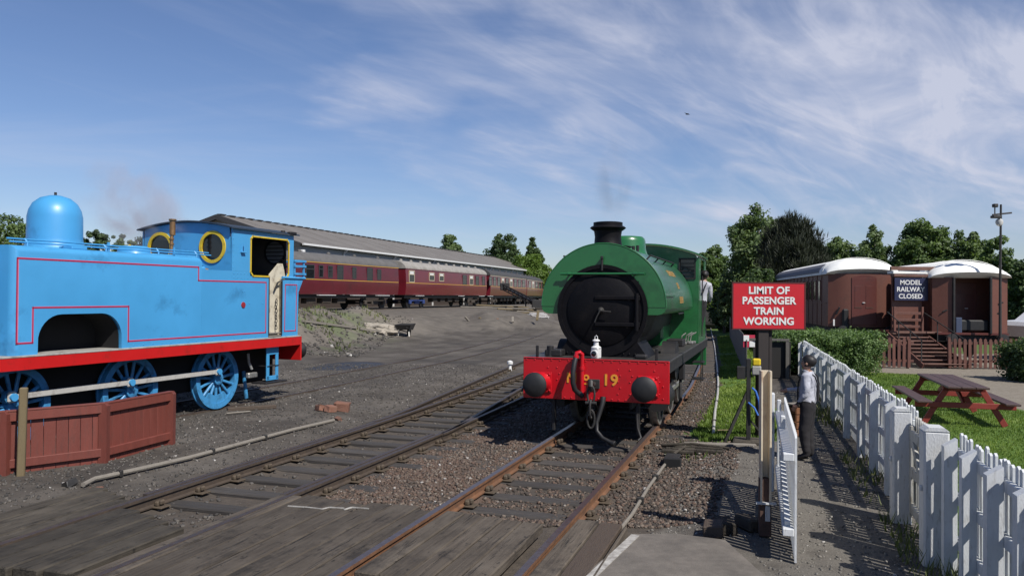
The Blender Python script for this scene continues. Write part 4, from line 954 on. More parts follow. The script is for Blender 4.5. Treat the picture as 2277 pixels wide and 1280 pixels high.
# cab
rp = [(x, 3.755 + .16 * (1 - (x / 1.27) ** 2)) for x in np.linspace(-1.27, 1.27, 19)]
cfb = MB(); hx, hz, hr = .70, 3.38, .285
for sx in (1, -1):
    outer = [(0 if abs(x) < 1e-6 else x, z - .01) for x, z in rp if x >= -1e-6 and x <= TW]
    poly = [(0, 2.6), (TW, 2.6)] + outer[::-1]
    # plate with a round hole, made as two C-shaped halves
    hole = [(hx + hr * math.cos(a), hz + hr * math.sin(a)) for a in np.linspace(math.pi / 2, math.pi * 1.5, 17)]
    left = [(0, 2.6), (hx, 2.6)] + hole[::-1] + [(hx, 3.85)] + [(x, z) for x, z in outer[::-1] if x < hx] 
    hole2 = [(hx + hr * math.cos(a), hz + hr * math.sin(a)) for a in np.linspace(-math.pi / 2, math.pi / 2, 17)]
    right = [(hx, 2.6), (TW, 2.6)] + [(x, z) for x, z in outer[::-1] if x > hx] + [(hx, 3.85)] + hole2[::-1]
    for pl in (left, right): cfb.ext([(sx * a, b) for a, b in pl], (0, -.06, 0), (1, 0, 0), (0, 0, 1), (0, .02, 0))
    pr = MB().ring((sx * hx, -.085, hz), (1, 0, 0), (0, 0, 1), hr - .012, hr + .055, (0, .03, 0), 40).build('porthole_rim', YELLOW, be)
    MB().lathe([(hr, 0), (hr, .006)], (sx * hx, -.05, hz), (0, 1, 0), 32).build('pane', GLASS, pr)
cfb.build('cab_front', BLUE, be, .3)
MB().ext(rp + [(x, z + .03) for x, z in rp[::-1]], (0, -.16, 0), (1, 0, 0), (0, 0, 1), (0, 2.33, 0)).build('cab_roof', mat('blue_black_roof', (.025, .045, .075), .6, .2, 3, dirt=(.03, .03, .03), dscale=3, damt=.5), be, .3)
MB().box((TW + .05, 1.9, 3.80), (.1, .24, .06), b=.01).lathe([(.05, 0), (.05, .06)], (TW - .05, 1.7, 3.79), (0, 0, 1), 12).build('roof_fitting', BLACK2, be)
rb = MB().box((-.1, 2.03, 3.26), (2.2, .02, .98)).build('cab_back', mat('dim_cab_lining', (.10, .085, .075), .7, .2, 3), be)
po = MB().ring((.70, 2.0, 3.38), (1, 0, 0), (0, 0, 1), .25, .3, (0, .02, 0), 30).build('rear_porthole', BLACK2, be)
MB().lathe([(.25, 0), (.25, .006)], (.70, 2.0, 3.38), (0, 1, 0), 30).build('pane', mat('bright_pane', (.24, .25, .26), .2, .1), po)
pbm = MB()
for k in range(5): pbm.beam((.46, 1.99, 3.20 + k * .09), (.94, 1.99, 3.20 + k * .09), .02, .022)
pbm.build('window_bars', BLACK2, po)
MB().box((0, 1.0, ZF + .02), (2.3, 1.3, .04)).build('cab_floor', DRIFT, be)
sidepoly([(1.30, ZF + .03), (1.9, ZF + .03), (1.9, 2.74), (1.84, 2.95), (1.78, 3.1), (1.62, 3.1), (1.30, 2.84)], 1.07, 1.09, 'cab_screen', CREAM)
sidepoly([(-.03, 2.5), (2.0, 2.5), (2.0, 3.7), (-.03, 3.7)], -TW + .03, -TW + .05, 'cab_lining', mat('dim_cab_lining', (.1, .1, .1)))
ch = MB()
for k in range(9): ch.tube(link((TW - .06, 1.5, 2.25 - k * .075), .022, .045, .008, k * 1.2), .008, 5)
ch.build('safety_chain', DARKIRON, be)
for zz in (1.47, 1.53): MB().box((TW - .055, 1.385, zz), (.1, .44, .03), b=.006).build('cab_step_board', DRIFT, be)
# boiler, dome, safety valves
MB().lathe([(.64, 0), (.64, 6.0)], (0, -5.9, 2.52), (0, 1, 0), 48).build('boiler', BLUE, be)
MB().lathe([(.70, 0), (.70, 1.15)], (0, -6.3, 2.50), (0, 1, 0), 48).box((0, -5.75, 1.8), (1.3, 1.1, .75), b=.03).build('smokebox', BLUE, be)
MB().box((0, -.9, 2.55), (1.5, 1.65, 1.25), b=.25).build('firebox', BLUE, be)
MB().lathe([(.36, -.1), (.27, .02), (.22, .12), (.22, .55), (.27, .6), (.29, .64), (.25, .68), (.19, .66), (.18, .2)], (0, -5.75, 3.16), (0, 0, 1), 28, caps=False).build('chimney', BLACK, be)
for s in (-4.35, -2.15, -1.3):
    MB().tube([(math.cos(a) * .645, s, 2.52 + math.sin(a) * .645) for a in np.linspace(0, math.pi, 17)], .012, 6).build('boiler_band', LINING, be)
MB().lathe([(.60, -.16), (.5, -.06), (.455, .02), (.44, .12), (.435, .5), (.41, .62), (.35, .74), (.24, .835), (.1, .88), (0, .885)], (0, -3.2, 3.22), (0, 0, 1), 44).build('dome', BLUE, be)
MB().lathe([(.022, 0), (.022, .06)], (0, -3.2, 4.1), (0, 0, 1), 10).build('dome_finial', BLACK2, be)
MB().lathe([(.34, 0), (.3, .06), (.29, .14), (.24, .19), (0, .2)], (.1, -1.55, 3.12), (0, 0, 1), 28).build('safety_valve_cover', BLUE, be)
MB().tube([(.1, -.62, 3.12), (.12, -.6, 3.3), (.12, -.6, 3.55), (.12, -.58, 3.62)], .035, 10).lathe([(.06, 0), (.055, .28), (.075, .3), (.075, .33)], (.12, -.58, 3.6), (0, 0, 1), 14).lathe([(.05, 0), (.05, .03)], (.12, -.6, 3.4), (0, 0, 1), 12).lathe([(.05, 0), (.05, .03)], (.12, -.6, 3.5), (0, 0, 1), 12).build('whistle', BRASS, be)
MB().tube([(.1, -.65, 3.1), (.3, -.5, 3.05), (.5, -.3, 2.95), (.62, -.1, 2.9)], .025, 8).build('steam_pipe', BRASS, be)
MB().tube([(-.5, -1.2, 3.12), (-.5, -1.2, 3.3), (-.4, -1.15, 3.36)], .03, 8).build('yellow_bracket', YELLOW, be)
hrl = MB().tube([(.86, -4.7, 3.19), (.86, -.3, 3.19)], .014, 8).tube([(.80, -4.7, 3.24), (.80, -.3, 3.24)], .014, 8)
for s in (-4.4, -2.9, -1.7, -.7): hrl.tube([(.86, s, 3.08), (.86, s, 3.19), (.80, s, 3.25)], .016, 6)
hrl.build('tank_top_pipe', BLUE, be)
MB().box((.9, -3.6, 3.145), (.3, .3, .05), b=.01).box((.75, -2.75, 3.2), (.04, .04, .2), b=.005).box((.8, -1.25, 3.2), (.03, .03, .2)).build('tank_filler', BLUE, be)
MB().lathe([(.065, 0), (.06, .015), (0, .018)], (TW + .001, .30, 2.17), (1, 0, 0), 24).build('red_badge', mat('red_badge_paint', (.3, .02, .03), .5), be)
MB().tube([(TW + .05, .26, 3.30), (TW + .05, .26, 3.46)], .012, 6).box((TW + .03, .26, 3.28), (.06, .13, .03), b=.006).build('lamp_bracket', BLUE, be)
rv = [(TW, -.03, z) for z in np.arange(2.95, 3.7, .12)] + [(TW, s, z) for z in (2.83, 2.74) for s in np.arange(-.0, .5, .11)] + [(TW, s, ZF + .04) for s in np.arange(-2.6, 1.1, .22)] + [(TW, .5, 2.2), (TW, .95, 2.2), (TW, .28, 2.45), (TW, .34, 2.45)]
rivets(rv, (1, 0, 0), .012).build('rivets', BLUE, be)
# running gear
for sx in (1, -1):
    cps = []
    for s in (0, -2.27, -4.55):
        p = loco_wheel(be, sx * .76, s, .635, sx, BLUE_W, BLUE_W, 15, crank=R_(128)); cps.append(p)
    rd = MB()
    x = sx * .92
    for a, b in zip(cps, cps[1:]):
        rd.beam((x, a.y, a.z), (x, b.y, b.z), .04, .095, .008)
    for p in cps: rd.box((x + sx * .004, p.y, p.z), (.06, .15, .17), b=.03)
    rd.build('coupling_rod', RODW, be)
    for p in cps: MB().lathe([(.06, 0), (.06, .05)], (x + sx * .02, p.y, p.z), (sx, 0, 0), 18).build('crank_pin', BLUE, be)
    MB().box((sx * .58, -2.0, .92), (.04, 8.2, .95)).build('frame_plate', SOOT_SHADE, be)
    MB().box((sx * 1.12, 1.40, 1.14), (.03, .42, .18), b=.006).box((sx * 1.12, 1.24, .78), (.03, .09, .58), b=.006).box((sx * 1.12, 1.56, .78), (.03, .09, .58), b=.006).box((sx * 1.12, 1.40, .53), (.03, .42, .10), b=.006).build('step_plate', BLUE, be)
    MB().box((sx * 1.0, 1.40, .80), (.3, .4, .02), b=.004).build('cab_step', BLACK2, be)
    MB().box((sx * 1.05, 1.40, .44), (.4, .75, .035), b=.006).build('cab_step', BLACK2, be)
    MB().tube([(sx * .9, .85, 1.1), (sx * .9, .88, .9), (sx * .95, .92, .75)], .03, 8).box((sx * .92, .95, .62), (.1, .3, .12), b=.02).build('injector', STEEL, be)
    MB().beam((sx * .7, .95, .7), (sx * .75, 1.0, .1), .03, .08).build('guard_iron', BLUE_W, be)
MB().box((0, -2.2, .8), (1.1, 8.0, .8)).build('ashpan', SOOT_SHADE, be)

# ---------------------------------------------------------------- maroon coaches on the raised siding
def coach(name, label, p0, deg, length, z0, body, roof, line, wins, cat='carriage', bogie=(BOGIE, BOGIE), lining=True, cant=None, vents=6, boards=()):
    d, r = heading(deg); W2 = 1.38
    org = Vector((p0[0], p0[1], 0)) - r * W2
    t = thing(name, label, cat, (org.x, org.y, z0), -R_(deg), 'maroon coaches on the raised siding')
    prof = [(-W2 + .07, 1.08), (W2 - .07, 1.08), (W2, 1.65), (W2, 2.2), (W2 - .06, 3.16), (-W2 + .06, 3.16), (-W2, 2.2), (-W2, 1.65)]
    MB().ext(prof, (0, 0, 0), (1, 0, 0), (0, 0, 1), (0, length, 0)).build('body', body, t, .3)
    ra = [(-1.36, 3.165)] + [(-1.36 * math.cos(a), 3.16 + .68 * math.sin(a)) for a in np.linspace(.12, math.pi - .12, 19)] + [(1.36, 3.165)]
    MB().ext(ra, (0, -.05, 0), (1, 0, 0), (0, 0, 1), (0, length + .1, 0)).build('roof', roof, t, .35)
    MB().box((W2 - .04, length / 2, 3.14), (.03, length, .05)).build('gutter', cant if cant else body, t)
    if lining:
        MB().box((W2 + .005, length / 2, 2.03), (.012, length - .1, .045)).build('waist_line', line, t)
    base = p0; 
    def s_of(u): return along((p0[0], p0[1]), d, u)
    for (u0, u1, z1, z2, bright) in wins:
        s0, s1 = s_of(u0), s_of(u1)
        f = MB()
        zc = (z1 + z2) / 2; xo = W2 - (zc - 2.2) * .055 * (zc > 2.2) + .006
        for a, b in (((s0, z1), (s1, z1)), ((s0, z2), (s1, z2)), ((s0, z1), (s0, z2)), ((s1, z1), (s1, z2)), ((s0, z1 + (z2 - z1) * .68), (s1, z1 + (z2 - z1) * .68))):
            f.beam((xo + .004, a[0], a[1]), (xo + .004, b[0], b[1]), .05, .05)
        w = f.build('window', TRIM_D if not bright else LINEC, t)
        MB().box((xo, (s0 + s1) / 2, zc), (.03, s1 - s0, z2 - z1)).build('pane', GLASS, w)
        if bright: MB().box((xo + .017, (s0 + s1) / 2, z2 - (z2 - z1) * .18), (.004, (s1 - s0) * .75, (z2 - z1) * .26)).build('blind', WHITE, w)
    MB().box((0, length / 2, .95), (2.3, length - .4, .24)).build('underframe', BLACK2, t)
    for k in range(4):
        MB().box((.7, length * (.36 + .09 * k), .68), (.5, 1.0, .42), b=.03).build('battery_box', BOGIE, t)
    for q, (s, m) in enumerate(((2.9, bogie[0]), (length - 2.9, bogie[1]))):
        bg = MB()
        for x in (-.98, .98):
            bg.box((x, s, .62), (.1, 3.1, .14), b=.02).box((x, s - 1.3, .5), (.2, .3, .3), b=.03).box((x, s + 1.3, .5), (.2, .3, .3), b=.03).box((x, s, .45), (.14, .9, .22), b=.03)
        bo = bg.build('bogie', m, t)
        for ds in (-1.3, 1.3):
            wl = MB()
            for x in (-.75, .75): wl.lathe([(.46, 0), (.46, .1), (.2, .12)], (x, s + ds, .46), (1 if x > 0 else -1, 0, 0), 20)
            wl.tube([(-.9, s + ds, .46), (.9, s + ds, .46)], .06, 8).build('wheel', BLACK2, bo)
    for k in range(vents):
        MB().lathe([(.14, 0), (.14, .1), (.06, .16)], (.45, length * (k + .5) / vents, 3.78), (0, 0, 1), 10).build('roof_vent', roof, t)
    for (u0, u1) in boards: MB().box((W2 + .08, (s_of(u0) + s_of(u1)) / 2, 1.02), (.2, s_of(u1) - s_of(u0), .04)).build('step_board', WHITE, t)
    MB().box((0, length + .2, 2.2), (1.0, .4, 2.0)).build('gangway', BLACK2, t)
    return t
def cu(x): return 660 + x / 3.795
ZS = 1.33
C1 = Vector((-8.75, 61.5)); d1, _ = heading(21); s1 = C1 - Vector(d1[:2]) * 19.5
coach('brake_coach', 'maroon coach with grey roof and yellow waist line beside the blue engine', s1, 21, 19.5, ZS, MAROON, ROOF_G, LINEY,
      [(cu(75), cu(145), 2.1, 2.95, 0), (cu(187), cu(220), 2.2, 2.95, 0), (cu(265), cu(300), 2.2, 2.95, 0), (cu(342), cu(390), 2.1, 3.0, 0), (cu(470), cu(500), 2.2, 2.95, 0), (cu(594), cu(638), 2.1, 2.98, 0), (cu(680), cu(710), 2.2, 2.92, 0)], boards=[(cu(170), cu(313)), (cu(452), cu(566)), (cu(666), cu(768))], cant=LINEY)
coach('parcels_coach', 'brighter maroon coach with pale roof and few windows', (-8.33, 62.6), 17.8, 18.9, ZS, MAROON2, ROOF_L, LINEY,
      [(cu(948), cu(992), 2.1, 3.0, 1), (cu(1118), cu(1160), 2.3, 2.95, 1), (cu(1203), cu(1240), 2.3, 2.95, 1), (cu(1400), cu(1432), 2.1, 2.95, 0), (cu(1458), cu(1488), 2.1, 2.95, 1), (cu(1510), cu(1535), 2.1, 2.95, 0), (cu(1565), cu(1585), 2.1, 2.95, 0)], bogie=(BOGIE_B, BOGIE), boards=[(cu(1005), cu(1060)), (cu(1365), cu(1400)), (cu(1538), cu(1572))], vents=10)
W3 = [(1088 + k * 9.2, 1093.5 + k * 9.2, 2.12, 2.98, k in (3, 5)) for k in range(9)]
coach('dark_roof_coach', 'third maroon coach with dark roof behind the coal elevator', (-2.2, 81.9), 12, 19.5, ZS, MAROON2, ROOF_D, LINEY, W3, cant=LINEC, boards=[(1085, 1093)])
coach('far_coach', 'farthest maroon coach beside the green engine\'s tank', (1.95, 102), 9, 19.5, ZS, MAROON2, ROOF_D, LINEY, [(1176 + k * 7.4, 1180.5 + k * 7.4, 2.12, 2.98, k == 1) for k in range(5)], cant=LINEC)
# parts lettering on the coaches is far too small to read: short gold dashes
# siding rails under the coaches
tk5 = thing('raised_siding_track', 'rails under the maroon coaches on the raised bank', 'track')
cl = smooth_line([(x - 1.3, y) for x, y in zip(COACH_X[1:], COACH_Y[1:])], 1.0)
for off in (-.75, .75): rail(offset_line(cl, off), 40, 130, tk5, RUST_D, RAILTOP_D, ZS + .0)

# ---------------------------------------------------------------- long grey shed
sd_d, sd_r = heading(17)
so = thing('storage_shed', 'long low shed with grey sheet roof behind the maroon coaches', 'shed', (-16.0 - sd_r.x * 7.15, 60 - sd_r.y * 7.15, 1.2), -R_(17))
LEN = 74
MB().box((0, LEN / 2, 2.5), (14.0, LEN - .3, 5.0)).build('wall', SHED_W, so)
gb = MB().ext([(-7.0, 5.0), (7.0, 5.0), (0, 7.1)], (0, .15, 0), (1, 0, 0), (0, 0, 1), (0, .1, 0)).build('gable', SHED_W, so)
rbm = MB()
for k in range(46): rbm.box((-6.6 + k * .29, .135, 3.4), (.06, .03, 3.4 if abs(k - 22.5) > 18 else 3.4 + 2 * (7.1 - 5.0) * max(0, 1 - abs(-6.6 + k * .29) / 7.0) * .0))
rbm.build('cladding_ribs', SHED_W, so)
MB().box((-1.1, .10, 6.05), (2.0, .06, .55)).build('gable_sign', WHITE, so)
MB().box((4.6, .1, 4.5), (1.6, .08, .5)).build('gable_vent', SHED_W, so)
for sx in (-1, 1):
    rm = MB(); n = 37
    for k in range(n):
        y0 = -.35 + k * (LEN + .7) / n; y1 = y0 + (LEN + .7) / n - .02; zo = .012 * (k % 2)
        rm.ext([(0, 7.24 + zo), (sx * 7.35, 5.0 + zo), (sx * 7.35, 5.07 + zo), (0, 7.31 + zo)], (0, y0, 0), (1, 0, 0), (0, 0, 1), (0, y1 - y0, 0))
    rm.build('roof', SHED_R, so, 0)
    MB().beam((sx * 7.4, -.42, 4.93), (0, -.42, 7.2), .12, .26).beam((sx * 7.4, -.5, 4.75), (0, -.5, 7.0), .05, .1).build('barge_board', TRIM_D, so)
    MB().box((sx * 7.42, LEN / 2, 4.98), (.16, LEN, .15)).build('gutter', WHITE, so)
rcm = MB().box((0, 0, 0), (.45, .7, .1), b=.03).mesh('ridge_cap', TRIM_D, 0)
for k in range(60): put('ridge_cap', rcm, so, (0, .2 + k * LEN / 60, 7.36))
MB().box((0, LEN / 2, 1.15), (14.06, LEN - .2, 2.3)).build('under_coach_shade', mat('under_coach_shade_dark', (.05, .035, .028), .9, .2, 3), so)  # dark lower wall added to paint the shade seen beneath the coaches
for k in range(7):
    MB().beam((7.42, 6.8 + 9.6 * k, 4.92), (7.1, 6.8 + 9.6 * k, 4.6), .12, .12).beam((7.1, 6.8 + 9.6 * k, 4.6), (7.1, 6.8 + 9.6 * k, 0), .12, .12).build('downpipe', WHITE, so)
fl = MB().box((7.5, -.3, 4.35), (.45, .3, .35), b=.04).tube([(7.05, 0, 3.6), (7.3, -.2, 4.0), (7.5, -.3, 4.2)], .04, 6).build('floodlight', WHITE, so)

# ---------------------------------------------------------------- brown wooden coaches of the model railway
def old_coach(name, label, c, deg, length, open_end, rail_z):
    d, r = heading(deg); W2 = 1.32
    t = thing(name, label, 'carriage', (c.x, c.y, rail_z), -R_(deg))
    bow = [(x, .0 if abs(x) < .75 else (abs(x) - .75) * .42) for x in np.linspace(-W2, W2, 9)]
    plan = [(x, y) for x, y in bow] + [(W2, length), (-W2, length)]
    if not open_end:
        MB().ext(plan, (0, 0, .95), (1, 0, 0), (0, 1, 0), (0, 0, 2.15)).build('body', BROWN, t, .3)
        de = MB().box((0, -.012, 1.98), (.95, .03, 1.9), b=.01).build('end_door', BROWN_D, t)
        MB().ext([(-.47, 0)] + [(-.47 + .94 * k / 8, .10 * math.sin(math.pi * k / 8)) for k in range(9)] + [(.47, 0)], (0, -.02, 2.94), (1, 0, 0), (0, 0, 1), (0, .03, 0)).build('door_head', BROWN_D, de)
        for x in (-.22, .2):
            MB().box((x, -.03, 2.18), (.27, .012, .86), b=.004).build('door_panel', BROWN_D, de)
            MB().box((x, -.035, 1.735), (.27, .02, .022)).build('panel_sill', BSTEP, de)
        MB().box((-.02, -.05, 1.93), (.1, .04, .03), b=.006).build('door_handle', WHITE, de)
        for k, x in enumerate((-.98, .98)): MB().beam((x - .06, .06, 1.45), (x + .06, .02, 1.75), .05, .06, .01).build('lamp_bracket', BLACK2, t)
        MB().box((-.72, -.06, 1.2), (.24, .2, .95), b=.06).lathe([(.13, 0), (.12, .35)], (-.68, -.08, .72), (0, 0, 1), 12).build('gangway_bellows', RUBBER, t)
        MB().box((-1.12, .1, 1.12), (.06, .03, .26)).build('white_marker', WHITE, t)
    else:
        sh = MB()
        sh.box((-W2 + .02, length / 2 + .2, 2.03), (.06, length - .3, 2.15)).box((W2 - .02, length / 2 + .2, 2.03), (.06, length - .3, 2.15))
        for sx in (-1, 1): sh.ext([(sx * .62, .0), (sx * W2, .28), (sx * W2, .34), (sx * .62, .06)], (0, 0, .95), (1, 0, 0), (0, 1, 0), (0, 0, 2.15))
        sh.box((0, 1.15, 2.03), (2.5, .06, 2.15)).build('body', BROWN, t, .3)
        MB().box((0, .6, 1.0), (2.5, 1.2, .08)).build('vestibule_floor', BROWN_D, t)
        de = MB().box((.12, 1.105, 2.0), (.95, .03, 1.85), b=.01).build('inner_door', mat('inner_door_paint', (.13, .04, .03), .5), t)  # inner door in a slightly paler brown than its panels
        for x in (-.08, .34): MB().box((x, 1.085, 2.1), (.3, .012, .75), b=.004).build('door_panel', BROWN_D, de)
        MB().box((.2, 1.07, 1.93), (.12, .04, .03), b=.006).build('door_handle', WHITE, de)
        MB().box((.1, .25, 1.3), (1.05, .3, .42), b=.05).build('folded_gangway', RUBBER, t)
        for x in (-.66, .62): MB().box((x, .0, 2.05), (.09, .1, 2.1), b=.02).build('vestibule_post', BLACK2, t)
        MB().box((-.45, .1, 1.25), (.22, .06, .7), b=.02).build('blue_cloth', mat('faded_blue_cloth', (.05, .07, .13), .8), t)
        for x, z in ((1.0, 2.1), (.95, 1.75), (-.95, 1.8)): MB().beam((x - .07, .12, z), (x + .1, .1, z + .08), .04, .05, .01).build('lamp_bracket', BLACK2, t)
    for s_ in np.arange(1.45, length - .5, .95): MB().box((-W2 - .012, s_, 2.02), (.02, .03, 2.1)).build('bead', BROWN, t)
    MB().box((-W2 - .014, length / 2 + .2, 1.9), (.022, length - .6, .03)).build('bead', BROWN, t)
    # roof: arc, domed down at the near end
    V = []; F = []; na = 21; ys = [-.12, -.06, .05, .2, .4, .7, 1.1, 1.6, 2.0] + list(np.linspace(3, length + .1, 6))
    for y in ys:
        k = min(1, (y + .12) / 1.7); hk = .30 + .70 * math.sqrt(max(0, 1 - (1 - k) ** 2))
        for j in range(na):
            a = math.pi * j / (na - 1); x = -1.42 * math.cos(a); zz = 3.08 + .70 * math.sin(a) ** .9 * hk; V.append((x, y + (abs(x) > .8) * (abs(x) - .8) * .42 * (1 - k), zz))
    for i in range(len(ys) - 1):
        for j in range(na - 1): F.append((i * na + j, i * na + j + 1, (i + 1) * na + j + 1, (i + 1) * na + j))
    n0 = len(V)
    F += [(i * na + na - 1, i * na, (i + 1) * na, (i + 1) * na + na - 1) for i in range(len(ys) - 1)]
    F += [tuple(range(na)), tuple(range((len(ys) - 1) * na, len(ys) * na))]
    rf = MB().add(V, F).build('roof', ROOF_W, t, .7)
    for x0, x1 in ((-1.41, -1.05),):
        a0, a1 = R_(6), R_(38); st = MB(); pl = []
        for a in np.linspace(a0, a1, 7): pl.append((-1.43 * math.cos(a), 3.08 + .71 * math.sin(a) ** .9 + .006))
        st.ext(pl + [(x - .004, z + .012) for x, z in pl[::-1]], (0, 1.6, 0), (1, 0, 0), (0, 0, 1), (0, length - 1.6, 0)); st.build('roof_felt', ROOF_V, rf, .3)
    for y in (.9, 1.9): MB().tube([(-1.43 * math.cos(a), y, 3.085 + .70 * math.sin(a) ** .9) for a in np.linspace(.1, math.pi - .1, 15)], .012, 5).build('roof_rib', ROOF_W, rf)
    MB().box((0, length / 2, .82), (2.3, length - .3, .25)).build('underframe', BLACK2, t)
    for sx in (-1, 1): MB().lathe([(.12, 0), (.1, .35), (.2, .38), (.2, .44), (0, .46)], (sx * .88, -.0, .82), (0, -1, 0), 18).build('buffer', BLACK2, t)
    k = 0; s = 1.7
    while s < length - .8 and not open_end:
        w = MB()
        for a, b in (((s, 2.02), (s + .5, 2.02)), ((s, 2.85), (s + .5, 2.85)), ((s, 2.02), (s, 2.85)), ((s + .5, 2.02), (s + .5, 2.85))): w.beam((-W2 - .01, a[0], a[1]), (-W2 - .01, b[0], b[1]), .04, .05)
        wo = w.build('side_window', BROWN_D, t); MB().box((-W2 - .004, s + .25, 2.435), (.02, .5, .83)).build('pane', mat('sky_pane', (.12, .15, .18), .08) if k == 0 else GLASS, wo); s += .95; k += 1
    for s in (2.2, 4.4, length - 3, length - 1):
        MB().lathe([(.46, -.8), (.46, -.68), (.1, -.66), (.1, .66), (.46, .68), (.46, .8)], (0, s, .46), (1, 0, 0), 18).build('wheelset', BLACK2, t)
    return t
R1c = D(1921, 700, 32.0); R2c = D(2163, 700, 29.6)
old_coach('wooden_coach', 'brown wooden coach with closed panelled end door behind the red sign', Vector((R1c.x, R1c.y)), 10, 14, False, .30)
old_coach('open_ended_coach', 'brown wooden coach with open vestibule end behind the lamp post', Vector((R2c.x, R2c.y)), 8, 11, True, .12)
# lobby between the coaches, with the sign and the steps
lob = thing('entrance_lobby', 'dark brown timber lobby between the two wooden coaches', 'lobby', (D(2036, 700, 30.5).x, 30.5, 0), 0)
MB().box((-.35, 0, 2.1), (1.15, .1, 2.4), b=.01).build('front_wall', BROWN, lob)
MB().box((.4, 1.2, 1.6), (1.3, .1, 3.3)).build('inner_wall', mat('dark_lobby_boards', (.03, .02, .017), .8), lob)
MB().box((.0, .6, 1.15), (2.2, 1.1, .1)).build('floor', BROWN_D, lob)
MB().box((.05, -.05, 3.56), (2.1, .12, .14), b=.01).build('lintel', BSTEP, lob)
MB().beam((-.95, -.1, 3.29), (.4, -.1, 3.27), .3, .10, .01).build('canopy_board', BSTEP, lob)
MB().ext([(-.95, 0), (.35, 0), (.35, .06), (-.95, .1)], (0, -.2, 3.36), (1, 0, 0), (0, 0, 1), (0, .5, 0)).build('canopy_top', ROOF_W, lob)
for z in (1.35, 1.6, 1.85): MB().box((-.45, -.3, z), (1.0, .04, .1), b=.006).build('landing_rail', BFENCE, lob)
MB().box((.0, -.3, 1.14), (2.0, .6, .07), b=.006).build('landing', BSTEP, lob)
for x in (-.95, .1): MB().box((x, -.3, 1.6), (.08, .08, 1.0), b=.006).build('landing_post', BFENCE, lob)
msl = D(2026, 643, 30.3)
ms = thing('closed_sign', 'navy blue sign reading MODEL RAILWAY CLOSED above the steps', 'sign', (msl.x, 30.3, msl.z))
MB().box((0, 0, 0), (1.27, .04, .86), b=.006).build('board', NAVY, ms)
for i, (tx, z) in enumerate((('MODEL', .25), ('RAILWAY', -.01), ('CLOSED', -.27))):
    put('lettering', text_mesh(tx, .245, WHITE, 'lettering', .005), ms, (-.03, -.024, z), rot=(math.pi / 2, 0, 0))
stp = thing('timber_steps', 'brown timber steps with worn treads leading up to the lobby', 'steps', (G(2066, 812, -.05).x, 28.35, -.05))
for k in range(9):
    MB().box((-.06 * k + .0, .1 + k * .2, .14 + k * .125), (1.5 - .03 * k, .24, .04), b=.006).build('tread', BSTEP, stp)
    MB().box((-.06 * k, .19 + k * .2, .08 + k * .125), (1.45 - .03 * k, .02, .11)).build('riser', BROWN_D, stp)
for x, x2 in ((-.8, -1.2), (.8, .16)):
    MB().beam((x, 0, .05), (x2, 1.85, 1.1), .05, .2).build('stringer', BFENCE, stp)
    MB().beam((x, .05, .95), (x2, 1.85, 1.95), .03, .035, .006).build('handrail', DARKIRON, stp)
    for q in (0.02, .33, .66): MB().beam((x + (x2 - x) * q, .05 + 1.8 * q, .1 + 1.0 * q), (x + (x2 - x) * q, .05 + 1.8 * q, .95 + 1.0 * q), .03, .03).build('baluster', DARKIRON, stp)
# brown picket fence in front of the coaches
PK_B = MB().ext([(-.05, 0), (.05, 0), (.05, 1.0), (.0, 1.05), (-.05, 1.0)], (0, 0, 0), (1, 0, 0), (0, 0, 1), (0, .02, 0)).mesh('picket', BFENCE, 0)
def bfence(label, u0, u1, Y):
    a = D(u0, 800, Y); b = D(u1, 800, Y - .25); L = (b - a).length
    t = thing('brown_picket_fence', label, 'fence', (a.x, a.y, -.08), math.atan2(b.y - a.y, b.x - a.x), 'brown picket fences before the wooden coaches')
    n = int(L / .172)
    for k in range(n): put('picket', PK_B, t, (k * .172 + random.uniform(-.006, .006), -.03, random.uniform(-.02, .02) + .05), rot=(0, random.uniform(-.012, .012), 0))
    for z in (.28, .92): MB().box((L / 2, .02, z), (L, .04, .09)).build('fence_rail', BFENCE, t)
    for k in range(int(L / 1.8) + 1): MB().box((min(k * 1.8, L - .04), .07, .55), (.08, .08, 1.15)).build('post', BFENCE, t)
    return t
bfence('brown picket fence between the hedge and the timber steps', 1790, 2032, 28.6)
bfence('brown picket fence right of the timber steps', 2112, 2330, 28.4)
# lamp post
lp = D(2224, 700, 28.9)
la = thing('lamp_post', 'tall dark lamp post with cross arm, globe and floodlight', 'lamp post', (lp.x, 28.9, -.05))
MB().tube([(0, 0, 0), (.0, 0, 3), (.02, 0, 5.9)], [.055, .045, .035], 10).build('pole', DARKIRON, la)
MB().beam((-.3, 0, 5.52), (.42, 0, 5.6), .04, .06, .01).build('cross_arm', DARKIRON, la)
MB().box((-.22, -.05, 5.85), (.16, .16, .13), b=.02).beam((-.2, 0, 5.55), (-.2, 0, 5.8), .03, .03).build('camera_box', DARKIRON, la)
MB().box((-.2, -.08, 5.44), (.32, .22, .1), b=.02).build('floodlight', DARKIRON, la)
MB().lathe([(.02, 0), (.1, .05), (.13, .14), (.12, .22), (.05, .28)], (-.06, -.04, 5.1), (0, 0, 1), 16).build('globe', LAMPGL, la)

